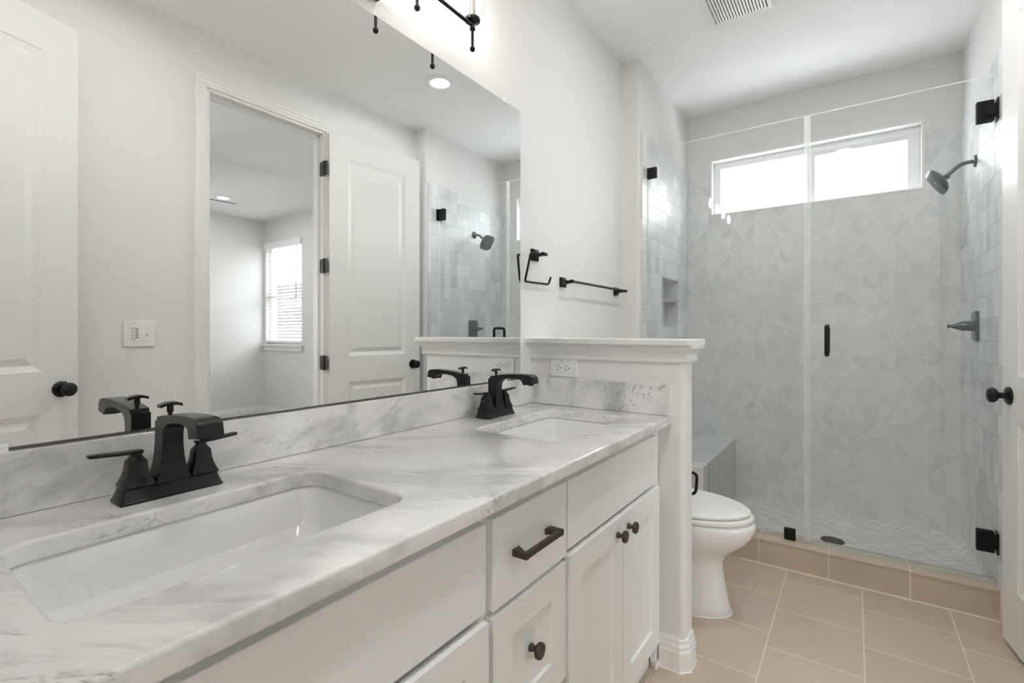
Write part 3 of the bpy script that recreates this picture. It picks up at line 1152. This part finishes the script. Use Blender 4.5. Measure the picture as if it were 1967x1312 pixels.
# ------------------------------------------------------------------ faucets
def make_faucet(label, loc):
    f = thing('faucet', label, 'faucet', loc, group='centerset faucets')
    bm = bmesh.new()
    rings = []
    for hx, hy, z, r in ((0.0275, 0.080, 0.0, 0.004), (0.0275, 0.080, 0.004, 0.004), (0.0255, 0.078, 0.007, 0.004), (0.0205, 0.0725, 0.024, 0.003), (0.0190, 0.071, 0.026, 0.003)):
        rings.append([(x, y, z) for x, y in rrect(-hx, hx, -hy, hy, r, 3)])
    loft(bm, rings)
    part('base_plate', bm, 'black_soft', f, angle=30)
    # spout
    spine = [((-0.024, 0.024), (0.0225, 0.024), 0.0285), ((-0.023, 0.036), (0.0203, 0.034), 0.0245), ((-0.022, 0.052), (0.0178, 0.049), 0.0205), ((-0.0208, 0.072), (0.0162, 0.068), 0.0180),
             ((-0.0205, 0.095), (0.0155, 0.090), 0.0167), ((-0.0205, 0.118), (0.0165, 0.107), 0.0165), ((-0.0205, 0.130), (0.0195, 0.117), 0.0165), ((-0.0125, 0.1312), (0.0235, 0.1215), 0.0165),
             ((-0.0115, 0.138), (0.030, 0.126), 0.0165), ((0.020, 0.1435), (0.045, 0.131), 0.0165), ((0.060, 0.1475), (0.066, 0.1338), 0.0165), ((0.095, 0.1495), (0.092, 0.1345), 0.0167),
             ((0.118, 0.1503), (0.108, 0.1335), 0.0172), ((0.138, 0.1500), (0.1185, 0.1295), 0.0182), ((0.152, 0.1480), (0.1240, 0.122), 0.0192), ((0.1600, 0.1420), (0.1262, 0.1175), 0.0198), ((0.1645, 0.1200), (0.1280, 0.115), 0.0200)]
    bm = bmesh.new()
    loft(bm, [[(a[0], -w, a[1]), (a[0], w, a[1]), (b[0], w, b[1]), (b[0], -w, b[1])] for a, b, w in spine])
    sp = part('spout', bm, 'black_soft', f, 0.0012, angle=34)
    bm = bmesh.new()
    lathe(bm, [(0, 0.0095), (0.004, 0.0095), (0.004, 0.0)], (0.146, 0, 0.1135), (0, 0, 1), 20)
    part('aerator', bm, 'dark', sp)
    # lift rod with its flat head
    bm = bmesh.new()
    lathe(bm, [(0, 0), (0, 0.0035), (0.011, 0.0035), (0.012, 0.0052), (0.024, 0.0052), (0.026, 0.004), (0.027, 0)], (0.002, 0, 0.134), (0, 0, 1), 16)
    rings = []
    for y, dz, hx in ((-0.0175, -0.003, 0.008), (-0.009, 0.0, 0.0095), (0.0, 0.001, 0.010), (0.009, 0.0, 0.0095), (0.0175, -0.003, 0.008)):
        rings.append([(0.002 + hx, y, 0.158 + dz), (0.002 + hx, y, 0.1625 + dz), (0.002 + hx - 0.003, y, 0.164 + dz), (0.002 - hx + 0.003, y, 0.164 + dz), (0.002 - hx, y, 0.1625 + dz), (0.002 - hx, y, 0.158 + dz)])
    loft(bm, rings)
    part('lift_rod', bm, 'black_soft', f)
    for s in (-1, 1):
        bm = bmesh.new()
        rings = []
        for h, z, r in ((0.0225, 0.0255, 0.0015), (0.0225, 0.029, 0.0015), (0.0205, 0.033, 0.0015), (0.0172, 0.042, 0.0015), (0.0148, 0.052, 0.0015), (0.0135, 0.064, 0.0015), (0.0132, 0.068, 0.0015), (0.0075, 0.077, 0.001), (0.0072, 0.081, 0.001)):
            rings.append([(x, y + s * 0.051, z) for x, y in rrect(-h, h, -h, h, r, 2)])
        loft(bm, rings)
        hd = part('handle', bm, 'black_soft', f, angle=30)
        # lever, slightly raised and tapered towards its tip
        bm = bmesh.new()
        rings = []
        for k, (t, hx, z) in enumerate(((-0.010, 0.0065, 0.0805), (-0.008, 0.0085, 0.080), (0.02, 0.0085, 0.081), (0.056, 0.0072, 0.0835), (0.063, 0.0065, 0.084), (0.0655, 0.005, 0.0845))):
            y = s * (0.051 + t)
            th = 0.0065 if 0 < k < 5 else 0.004
            z0 = z + (0.0065 - th) / 2
            rings.append([(hx, y, z0 + 0.0015), (hx, y, z0 + th - 0.0015), (hx - 0.002, y, z0 + th), (-hx + 0.002, y, z0 + th), (-hx, y, z0 + th - 0.0015), (-hx, y, z0 + 0.0015), (-hx + 0.002, y, z0), (hx - 0.002, y, z0)])
        loft(bm, rings)
        part('lever', bm, 'black_soft', hd)
        if s < 0:
            part('hot_mark', box(-0.003, 0.003, -0.0656, -0.0651, 0.0535, 0.0595), 'red_mark', hd, label='tiny red hot water mark')
    return f


fz = make_faucet('matte black two-handle faucet behind the nearer basin, larger of the two in view', (0.084, 0.365, CT))
dup(fz, (0.080, 1.352, CT), 'matte black two-handle faucet on the farther basin, near the half wall')

# ------------------------------------------------------------------ mirror and wall light
mr = thing('vanity_mirror', 'large frameless wall mirror above the marble backsplash', 'mirror', (0.0, 0.855, 0.984))
MZ0, MZ1, MY0, MY1 = 0.986, 2.053, 0.095, 1.615
bm = box(0.0008, 0.006, MY0, MY1, MZ0, MZ1)
part('mirror_glass', bm, 'mirror', mr, w=True, smooth=False)
part('edge_channel', box(0.0008, 0.0075, MY0, MY1, MZ0 - 0.003, MZ0), 'nickel_dark', mr, w=True)
part('polished_edge', box(0.0006, 0.0062, MY1, MY1 + 0.0025, MZ0, MZ1), 'clear_plastic', mr, w=True)
for y, z in ((1.511, MZ1), (0.163, MZ0), (0.20, MZ1), (1.511, MZ0)):
    s = 1 if z == MZ1 else -1
    bm = boxes((0.0005, 0.010, y - 0.008, y + 0.008, *sorted((z, z + s * 0.012))), (0.0061, 0.010, y - 0.008, y + 0.008, *sorted((z - s * 0.008, z))))
    part('mirror_clip', bm, 'clear_plastic', mr, 0.001, w=True)

LX, LZ = 0.095, 2.156
vl = thing('vanity_light', 'black four-lamp bar light with clear glass shades above the mirror', 'wall light', (0.0, 0.845, LZ))
part('back_plate', box(0.0005, 0.022, 0.845 - 0.058, 0.845 + 0.058, LZ - 0.058, LZ + 0.058), 'black', vl, 0.003, w=True)
bm = bmesh.new()
cyl(bm, (0.02, 0.845, LZ), (LX, 0.845, LZ), 0.008)
part('arm', bm, 'black', vl, w=True)
bm = bmesh.new()
cyl(bm, (LX, 0.4805, LZ), (LX, 1.2085, LZ), 0.0062)
part('bar', bm, 'black', vl, w=True)
for y in (0.4805, 0.723, 0.966, 1.2085):
    bm = bmesh.new()
    lathe(bm, [(0, 0), (0.003, 0.006), (0.008, 0.0088), (0.013, 0.0085), (0.016, 0.006), (0.018, 0.0048), (0.070, 0.0048), (0.071, 0.009), (0.079, 0.0092), (0.082, 0.0065), (0.088, 0.0065), (0.094, 0.012), (0.098, 0.0245), (0.106, 0.0255), (0.107, 0.0)], (LX, y, LZ - 0.085), (0, 0, 1), 28)
    lm = part('lamp_holder', bm, 'black', vl, w=True)
    bm = bmesh.new()
    lathe(bm, [(0, 0), (0, 0.0105), (0.06, 0.0105), (0.06, 0)], (LX, y, LZ + 0.0215), (0, 0, 1), 20)
    part('candle_sleeve', bm, 'nickel', lm, w=True)
    bm = bmesh.new()
    lathe(bm, [(0, 0.006), (0.008, 0.012), (0.03, 0.016), (0.055, 0.013), (0.075, 0.006), (0.085, 0.0)], (LX, y, LZ + 0.082), (0, 0, 1), 20)
    part('bulb', bm, 'bulb', lm, w=True)
    bm = bmesh.new()
    rings = [[(LX + rr * math.cos(2 * PI * i / 32), y + rr * math.sin(2 * PI * i / 32), zz) for i in range(32)] for rr, zz in ((0.0385, LZ + 0.0255), (0.0385, LZ + 0.235), (0.0365, LZ + 0.235), (0.0365, LZ + 0.0255))]
    loft(bm, rings, closed=True)
    part('glass_shade', bm, 'chimney', lm, w=True)

# ------------------------------------------------------------------ towel ring, towel bar, paper holder
def square_mount(bm, o, d, s=0.0225):
    """tapered square plate and post along D from the wall point O"""
    o, d = Vector(o), Vector(d).normalized()
    a, b = frame_of(d)
    rings = []
    for t, h in ((0.0005, s), (0.010, s), (0.014, s * 0.86), (0.022, 0.008), (0.050, 0.0065)):
        rings.append([o + d * t + a * (h * p) + b * (h * q) for p, q in ((-1, -1), (1, -1), (1, 1), (-1, 1))])
    loft(bm, rings)


def hook_ring(label, loc, rotz):
    t = thing('towel_ring' if rotz == 0 else 'paper_holder', label, 'towel ring' if rotz == 0 else 'paper holder', loc, rotz)
    bm = bmesh.new()
    square_mount(bm, (0, 0, 0), (1, 0, 0), 0.0245)
    part('wall_mount', bm, 'black', t, 0.001)
    bm = bmesh.new()
    lathe(bm, [(-0.020, 0), (-0.020, 0.006), (-0.016, 0.0075), (0.012, 0.0075), (0.016, 0.006), (0.0165, 0)], (0.055, 0.0, 0.0), (0, 1, 0), 16)
    part('pivot', bm, 'black', t)
    return t


tr = hook_ring('black open towel ring on the wall beside the mirror', (0.0, 1.722, 1.491), 0.0)
bm = bmesh.new()
tube(bm, rounded([(0.050, 0.005, 0.0), (0.038, -0.080, -0.004), (0.018, -0.092, -0.118), (0.018, 0.092, -0.116), (0.022, 0.105, -0.084)], 0.012), 0.0048)
part('ring', bm, 'black', tr)

tb = thing('towel_bar', 'black towel bar on the wall above the half wall', 'towel bar', (0.0, 2.26, 1.397))
for y in (1.963, 2.574):
    bm = bmesh.new()
    square_mount(bm, (0, y, 1.397), (1, 0, 0))
    part('wall_mount', bm, 'black', tb, 0.001, w=True)
bm = bmesh.new()
lathe(bm, [(0, 0), (0.001, 0.006), (0.006, 0.0085), (0.024, 0.0085), (0.028, 0.0062), (0.632, 0.0062), (0.636, 0.0085), (0.654, 0.0085), (0.659, 0.006), (0.66, 0)], (0.055, 1.945, 1.399), (0, 1, 0), 20)
part('bar', bm, 'black', tb, w=True)

ph = thing('paper_holder', 'black paper holder on the back of the half wall, above the toilet seat', 'paper holder', (0.50, PY1, 0.645))
bm = bmesh.new()
square_mount(bm, (0, 0, 0), (0, 1, 0), 0.0225)
part('wall_mount', bm, 'black', ph, 0.001)
bm = bmesh.new()
tube(bm, rounded([(-0.01, 0.055, 0.0), (0.128, 0.055, 0.003), (0.122, 0.055, -0.078), (-0.03, 0.055, -0.074)], 0.022), 0.0055)
part('arm', bm, 'black', ph)

# ------------------------------------------------------------------ outlets and switches
ot = thing('outlet_plate', 'white duplex outlet plate set sideways above the marble sidesplash', 'outlet', (0.156, PY0, 1.0275))
part('plate', box(-0.0605, 0.0605, -0.006, -0.0003, -0.036, 0.0345), 'plastic', ot, 0.0025)
for cx in (-0.0195, 0.0195):
    bm = bmesh.new()
    pts = []
    for k in range(24):
        a = 2 * PI * k / 24
        pts.append((cx + max(-0.0138, min(0.0138, 0.017 * math.cos(a))), 0.017 * math.sin(a) - 0.001))
    loft(bm, [[(x, -0.0055, z) for x, z in pts], [(x, -0.0082, z) for x, z in pts]])
    rc = part('receptacle', bm, 'plastic', ot, 0.0006)
    part('slot', boxes((cx - 0.0085, cx - 0.0005, -0.0085, -0.008, 0.0045, 0.0068), (cx - 0.0085, cx - 0.0010, -0.0085, -0.008, -0.0092, -0.0070)), 'dark', rc)
    bm = bmesh.new()
    lathe(bm, [(0, 0), (0, 0.0026), (0.0004, 0.0026), (0.0004, 0)], (cx + 0.0085, -0.0081, -0.001), (0, -1, 0), 12)
    part('ground_hole', bm, 'dark', rc)
part('screw', box(-0.0016, 0.0016, -0.0068, -0.0055, -0.0026, 0.0006), 'nickel', ot)
part('printed_mark', boxes((-0.0075, -0.0045, -0.0063, -0.0059, 0.0255, 0.0285), (-0.0075, -0.0035, -0.0063, -0.0059, 0.0235, 0.0243), (-0.003, 0.0015, -0.0063, -0.0059, 0.0228, 0.0236)), 'grey_mark', ot)

sw = thing('switch_plate', 'white double plate with fan timer buttons and a toggle, seen in the mirror', 'switch', (XR, 0.872, 1.161))
part('plate', box(-0.0065, -0.0003, -0.0635, 0.0635, -0.061, 0.061), 'plastic', sw, 0.003)
tm = part('timer_panel', box(-0.0085, -0.006, -0.037, -0.002, -0.033, 0.034), 'plastic', sw, 0.0008)
for k in range(5):
    z = 0.025 - k * 0.0105
    part('timer_button', box(-0.0100, -0.0084, -0.0185, -0.0065, z - 0.0022, z + 0.0022), 'grey_mark', tm)
    part('timer_label', box(-0.0088, -0.0084, -0.0335, -0.0235 - (0.003 if k == 4 else 0), z - 0.0012, z + 0.0012), 'grey_mark', tm)
part('timer_caption', box(-0.0088, -0.0084, -0.033, -0.018, -0.0285, -0.0255), 'grey_mark', tm)
bm = bmesh.new()
loft(bm, [[(-0.006, y, z) for y, z in ((0.0225, -0.009), (0.0315, -0.009), (0.0315, 0.006), (0.0225, 0.006))], [(-0.017, y, z + 0.006) for y, z in ((0.0235, -0.004), (0.0305, -0.004), (0.0305, 0.004), (0.0235, 0.004))]])
part('toggle', bm, 'plastic', sw, 0.0008)
for y, z in ((-0.0195, 0.0485), (-0.0195, -0.0485), (0.027, 0.029), (0.027, -0.031)):
    bm = bmesh.new()
    lathe(bm, [(0, 0), (0, 0.0022), (0.0008, 0.0022), (0.0008, 0)], (-0.0063, y, z), (-1, 0, 0), 10)
    part('screw', bm, 'nickel', sw)

bo = thing('outlet_plate', 'small white outlet plate low on the mirrored bedroom wall below the window', 'outlet', (5.60, 3.6, 0.40))
part('plate', box(-0.035, 0.035, -0.006, -0.0003, -0.057, 0.057), 'plastic', bo, 0.002)
for z in (-0.02, 0.02):
    part('receptacle', box(-0.014, 0.014, -0.008, -0.0055, z - 0.015, z + 0.015), 'plastic', bo, 0.002)

# ------------------------------------------------------------------ recessed lamps, exhaust fan, bedroom fan
def downlight(label, x, y, mat, rad=0.058, rim=0.092):
    t = thing('recessed_light', label, 'ceiling light', (x, y, H), group='recessed ceiling lights')
    bm = bmesh.new()
    n = 40
    rings = [[(rr * math.cos(2 * PI * i / n), rr * math.sin(2 * PI * i / n), zz) for i in range(n)] for rr, zz in ((rim, -0.0003), (rim, -0.003), (rim - 0.006, -0.008), (rad + 0.012, -0.009), (rad, -0.006), (rad, -0.0003))]
    loft(bm, rings, closed=True)
    part('trim_ring', bm, 'plastic', t)
    bm = bmesh.new()
    lathe(bm, [(0, 0), (0, rad), (0.0035, rad), (0.005, 0)], (0, 0, -0.0005), (0, 0, -1), 40)
    part('lens', bm, mat, t)
    return t


downlight('round recessed ceiling light over the toilet end, bright in the mirror', 1.03, 2.23, 'can')
downlight('added round ceiling light filling the near end of the room, out of view', 1.03, 0.55, 'can_near_fill')  # added lamp, never in view, brightens counter and cabinets
downlight('added round ceiling light in the entrance hall, unseen fill', 1.03, -1.15, 'can_hall_fill')  # added hall lamp behind the camera, fills the low surfaces
downlight('round recessed ceiling light in the bedroom, seen through the mirrored doorway', 4.90, 2.69, 'can_bedroom')
downlight('added round fill light in the bedroom ceiling, out of the mirrored doorway', 3.0, 0.2, 'can_bedroom')  # extra bedroom lamp, unseen, added for fill

ef = thing('exhaust_fan', 'white square louvred exhaust fan grille in the ceiling', 'exhaust fan', (0.652, 2.468, H))
bm = bmesh.new()
hw = 0.147
loft(bm, [[(x, y, z) for x, y in rrect(-a, a, -a, a, rr, 5)] for a, z, rr in ((hw, -0.0005, 0.016), (hw, -0.006, 0.016), (hw - 0.012, -0.017, 0.014), (hw - 0.028, -0.019, 0.006), (hw - 0.030, -0.015, 0.005))])
part('grille_frame', bm, 'plastic', ef)
bm = bmesh.new()
nsl = 18
for k in range(nsl):
    x = -0.112 + 0.224 * k / (nsl - 1)
    for y0, y1 in ((0.065, 0.114), (-0.004, 0.061), (-0.073, -0.008), (-0.114, -0.077)):
        bm_box(bm, x - 0.0022, x + 0.0022, y0, y1, -0.0158, -0.0148)
part('louvre_slots', bm, 'dark', ef)
bm = bmesh.new()
for k in range(nsl - 1):
    x = -0.112 + 0.224 * (k + 0.5) / (nsl - 1)
    bm_box(bm, x - 0.0045, x + 0.0045, -0.115, 0.115, -0.0200, -0.0149)
part('louvres', bm, 'plastic', ef)

cf = thing('ceiling_fan', 'dark-bladed ceiling fan, one blade edge-on through the mirrored doorway', 'ceiling fan', (4.06, 1.64, H))
bm = bmesh.new()
lathe(bm, [(0.0005, 0), (0.001, 0.06), (0.03, 0.055), (0.045, 0.015), (0.17, 0.013), (0.175, 0.05), (0.19, 0.10), (0.26, 0.105), (0.29, 0.07), (0.30, 0)], (0, 0, 0), (0, 0, -1))
part('motor', bm, 'hinge', cf)
for k in range(5):
    a = R(96 + 72 * k)
    bm = bmesh.new()
    L = [(0.10, 0.025), (0.16, 0.05), (0.45, 0.065), (0.72, 0.068), (0.75, 0.055)]
    tilt = 0.235
    up = [(x, w, w * -tilt) for x, w in L]
    dn = [(x, -w, w * tilt) for x, w in reversed(L)]
    loft(bm, [[(x, y, z - 0.003) for x, y, z in up + dn], [(x, y, z + 0.003) for x, y, z in up + dn]])
    bmesh.ops.rotate(bm, verts=bm.verts[:], cent=(0, 0, 0), matrix=Matrix.Rotation(a, 3, 'Z'))
    bmesh.ops.translate(bm, verts=bm.verts[:], vec=(0, 0, -0.275))
    part('blade', bm, 'hinge', cf)

# ------------------------------------------------------------------ toilet
ty = 2.172
tl = thing('toilet', 'white elongated two-piece toilet behind the half wall', 'toilet', (0.0, ty, 0.0))


def egg(cx, af, ab, b, n=48, e=2.0):
    out = []
    for k in range(n):
        a = 2 * PI * k / n
        c, s = math.cos(a), math.sin(a)
        ex = 2.0 / e
        x = (af if c >= 0 else ab) * math.copysign(abs(c) ** ex, c)
        y = b * math.copysign(abs(s) ** ex, s)
        out.append((cx + x, y))
    return out


bm = bmesh.new()
rings = []
for z, f, bk, b in ((0.0, 0.678, 0.17, 0.112), (0.006, 0.682, 0.165, 0.116), (0.03, 0.680, 0.165, 0.114), (0.10, 0.664, 0.17, 0.104), (0.18, 0.652, 0.17, 0.098), (0.215, 0.654, 0.17, 0.101), (0.245, 0.672, 0.18, 0.118), (0.275, 0.708, 0.19, 0.142),
                    (0.305, 0.742, 0.20, 0.164), (0.335, 0.765, 0.21, 0.178), (0.362, 0.776, 0.215, 0.185), (0.378, 0.777, 0.218, 0.186), (0.388, 0.772, 0.22, 0.184), (0.3935, 0.764, 0.225, 0.180)):
    c = 0.46
    rings.append([(x, y, z) for x, y in egg(c, f - c, c - bk, b)])
loft(bm, rings)
part('bowl', bm, 'porcelain', tl, angle=60)
bm = bmesh.new()
loft(bm, [[(x, y, z) for x, y in egg(0.46, f - 0.46, 0.46 - 0.235, b)] for z, f, b in ((0.3985, 0.762, 0.180), (0.400, 0.768, 0.184), (0.411, 0.770, 0.1855), (0.417, 0.764, 0.182), (0.419, 0.757, 0.177))])
part('seat', bm, 'plastic', tl, angle=50)
bm = bmesh.new()
loft(bm, [[(x, y, z) for x, y in egg(0.46, f - 0.46, 0.46 - 0.235, b)] for z, f, b in ((0.4225, 0.750, 0.174), (0.424, 0.757, 0.179), (0.432, 0.758, 0.180), (0.4375, 0.750, 0.1755), (0.4405, 0.735, 0.165), (0.4430, 0.68, 0.125), (0.4440, 0.56, 0.05))])
part('lid', bm, 'plastic', tl, angle=50)
for y in (-0.10, 0.05):
    part('lid_hinge', box(0.205, 0.235, y, y + 0.05, 0.39, 0.442), 'plastic', tl, 0.006)
bm = bmesh.new()
loft(bm, [[(x, y, z) for x, y in rrect(a0, a1, -hy, hy, 0.03, 6)] for z, a0, a1, hy in ((0.38, 0.03, 0.19, 0.18), (0.40, 0.02, 0.20, 0.195), (0.70, 0.015, 0.205, 0.215), (0.735, 0.015, 0.207, 0.217))])
bm_box(bm, 0.10, 0.26, -0.11, 0.11, 0.30, 0.392)
part('tank', bm, 'porcelain', tl, angle=50)
bm = bmesh.new()
loft(bm, [[(x, y, z) for x, y in rrect(0.012 + i, 0.215 - i, -0.225 + i, 0.225 - i, 0.03, 6)] for z, i in ((0.7355, 0.004), (0.740, 0.0), (0.765, 0.0), (0.772, 0.006))])
part('tank_lid', bm, 'porcelain', tl, angle=50)
bm = bmesh.new()
cyl(bm, (0.205, -0.16, 0.69), (0.222, -0.16, 0.69), 0.012)
tube(bm, [(0.220, -0.165, 0.69), (0.226, -0.12, 0.688), (0.228, -0.08, 0.684)], 0.006)
part('flush_lever', bm, 'black', tl)
part('floor_caulk', (lambda b: (loft(b, [[(x, y, z) for x, y in egg(0.46, f - 0.46, 0.46 - 0.165, bb)] for z, f, bb in ((-0.0005, 0.688, 0.121), (0.004, 0.684, 0.117))]), b)[1])(bmesh.new()), 'plastic', tl)

# ------------------------------------------------------------------ shower glass
GT = 2.238
gx = 0.914


def glass_pane(parent, pts):
    """pane outline (x, z) in the glass plane: clear faces, greenish edges"""
    bm = bmesh.new()
    n = len(pts)
    a = [bm.verts.new((x, GY - 0.005, z)) for x, z in pts]
    b = [bm.verts.new((x, GY + 0.005, z)) for x, z in pts]
    f0 = bm.faces.new(a)
    f1 = bm.faces.new(b[::-1])
    for i in range(n):
        j = (i + 1) % n
        f = bm.faces.new((a[i], b[i], b[j], a[j]))
        f.material_index = 1
    return part('pane', bm, ['glass', 'glass_edge'], parent, w=True, smooth=False)


g1 = thing('glass_panel', 'fixed clear glass shower panel behind the toilet, left of the glass door', 'glass panel', (0.5, GY, 0.126))
glass_pane(g1, [(SL + 0.002, BZ + 0.001), (BX + 0.006, BZ + 0.001), (BX + 0.006, CZ + 0.001), (gx - 0.002, CZ + 0.001), (gx - 0.002, GT), (SL + 0.002, GT)])
for x0, x1, z0, z1 in ((0.812, 0.862, CZ, 0.182), (SL, 0.160, 2.070, 2.132)):
    bm = boxes((x0, x1, GY - 0.011, GY - 0.0052, z0, z1), (x0, x1, GY + 0.0052, GY + 0.011, z0, z1))
    if z0 > 1:
        bm_box(bm, x0, x0 + 0.005, GY - 0.011, GY + 0.011, z0, z1)
    else:
        bm_box(bm, x0, x1, GY - 0.011, GY + 0.011, z0, z0 + 0.004)
    part('glass_clip', bm, 'black', g1, 0.0015, w=True)

g2 = thing('shower_door', 'frameless clear glass shower door with black pull and hinges', 'shower door', (1.25, GY, 0.126))
glass_pane(g2, [(gx + 0.002, CZ + 0.012), (SR - 0.008, CZ + 0.012), (SR - 0.008, GT), (gx + 0.002, GT)])
for z in (2.046, 0.253):
    hb = boxes((1.522, 1.576, GY - 0.013, GY - 0.0052, z, z + 0.088), (1.522, 1.576, GY + 0.0052, GY + 0.013, z, z + 0.088))
    hg = part('hinge', hb, 'black', g2, 0.0015, w=True)
    bm = boxes((1.548, SR - 0.0025, GY - 0.018, GY - 0.0132, z + 0.022, z + 0.066), (1.576, SR - 0.0005, GY - 0.012, GY + 0.012, z + 0.018, z + 0.070), (SR - 0.006, SR - 0.0003, GY - 0.030, GY + 0.030, z, z + 0.088))
    part('wall_leaf', bm, 'black', hg, 0.0015, w=True)
bm = bmesh.new()
hx, hz0, hz1, hd = 0.995, 1.052, 1.205, 0.062
tube(bm, rounded([(hx, GY - 0.005, hz1 - 0.008), (hx, GY - hd, hz1 - 0.008), (hx, GY - hd, hz0 + 0.008), (hx, GY - 0.005, hz0 + 0.008)], 0.022), 0.0095, 16)
tube(bm, rounded([(hx, GY + 0.005, hz1 - 0.008), (hx, GY + hd, hz1 - 0.008), (hx, GY + hd, hz0 + 0.008), (hx, GY + 0.005, hz0 + 0.008)], 0.022), 0.0095, 16)
part('pull_handle', bm, 'black', g2, w=True)
part('edge_seal', box(gx + 0.0005, gx + 0.012, GY - 0.0075, GY - 0.0055, CZ + 0.012, GT - 0.002), 'seal', g2, w=True)
part('edge_seal', box(gx - 0.015, gx - 0.0005, GY - 0.0075, GY - 0.0055, CZ + 0.004, GT - 0.002), 'seal', g1, w=True)
part('sweep_seal', box(gx + 0.002, SR - 0.008, GY - 0.006, GY + 0.006, CZ + 0.002, CZ + 0.012), 'seal', g2, w=True)

# ------------------------------------------------------------------ shower head, valve, drain
sh = thing('showerhead', 'dark grey square shower head on a bent arm from the right tiled wall', 'shower head', (SR, 3.24, 2.004))
bm = bmesh.new()
lathe(bm, [(0.0003, 0), (0.0003, 0.030), (0.004, 0.030), (0.010, 0.024), (0.012, 0.011), (0.0125, 0)], (0, 0, 0), (-1, 0, 0))
part('flange', bm, 'shower_grey', sh)
bm = bmesh.new()
tube(bm, rounded([(0.0, 0, 0), (-0.055, 0, -0.004), (-0.105, 0, -0.052)], 0.05, 8), 0.0095, 16)
part('arm', bm, 'shower_grey', sh)
bm = bmesh.new()
hc = Vector((-0.112, 0, -0.060))
dn = Vector((-0.84, -0.10, -0.53)).normalized()
fa = Vector((0, 1, 0))
fa = (fa - dn * fa.dot(dn)).normalized()
fb = fa.cross(dn)


def sq(t, h, e):
    out = []
    for k in range(40):
        a = 2 * PI * k / 40
        c, s = math.cos(a), math.sin(a)
        out.append(hc + dn * t + fa * (h * math.copysign(abs(c) ** (2 / e), c)) + fb * (h * math.copysign(abs(s) ** (2 / e), s)))
    return out


loft(bm, [sq(-0.014, 0.013, 2), (sq(0.0, 0.014, 2)), sq(0.006, 0.020, 2), sq(0.014, 0.036, 2.6), sq(0.027, 0.058, 3.2), sq(0.038, 0.066, 3.4), sq(0.043, 0.066, 3.4), sq(0.045, 0.062, 3.4), sq(0.0455, 0.004, 2)])
hd_ = part('head', bm, 'shower_grey', sh, angle=50)
bm = bmesh.new()
for rr, nn in ((0.016, 8), (0.028, 14), (0.040, 20)):
    for k in range(nn):
        a = 2 * PI * k / nn
        p = hc + dn * 0.0452 + fa * (rr * math.cos(a)) + fb * (rr * math.sin(a))
        lathe(bm, [(0, 0), (0, 0.0016), (0.0012, 0.0013), (0.0012, 0)], p, dn, 6)
part('spray_nozzles', bm, 'dark', hd_)
bm = bmesh.new()
p = hc + dn * 0.0455
lathe(bm, [(0, 0), (0, 0.006), (0.003, 0.0055), (0.0035, 0)], p, dn, 14)
part('centre_tab', bm, 'nickel', hd_)

vv = thing('shower_valve', 'dark rectangular shower valve with a lever on the right tiled wall', 'shower valve', (SR, 3.222, 1.198))
bm = bmesh.new()
pts = [(-0.055, -0.070), (0.0, -0.075), (0.055, -0.070), (0.058, 0.0), (0.055, 0.070), (0.0, 0.075), (-0.055, 0.070), (-0.058, 0.0)]
loft(bm, [[(x, y * k, z * k) for y, z in pts] for x, k in ((-0.0003, 1.0), (-0.006, 1.0), (-0.011, 0.94), (-0.012, 0.90))])
part('plate', bm, 'shower_grey', vv)
bm = bmesh.new()
lathe(bm, [(0.010, 0), (0.010, 0.025), (0.0415, 0.0235), (0.0415, 0)], (0, 0, 0), (-1, 0, 0))
part('hub', bm, 'shower_grey', vv)
bm = bmesh.new()
lathe(bm, [(0.042, 0), (0.042, 0.024), (0.055, 0.0225), (0.085, 0.0115), (0.092, 0.0075), (0.098, 0.0075), (0.101, 0.0105), (0.107, 0.0105), (0.109, 0)], (0, 0, 0), (-1, 0, 0))
part('handle', bm, 'shower_grey', vv)

sd = thing('shower_drain', 'round black drain in the chevron mosaic shower floor', 'drain', (1.006, 3.158, 0.038))
bm = bmesh.new()
lathe(bm, [(0, 0), (0, 0.056), (0.002, 0.056), (0.003, 0.053), (0.003, 0)], (0, 0, 0), (0, 0, 1), 40)
part('rim', bm, 'black', sd)
bm = bmesh.new()
for i in range(-4, 5):
    for j in range(-4, 5):
        if i * i + j * j < 20:
            lathe(bm, [(0, 0), (0, 0.0035), (0.0004, 0.0035), (0.0004, 0)], (i * 0.0105, j * 0.0105, 0.003), (0, 0, 1), 8)
part('strainer_holes', bm, 'dark', sd)
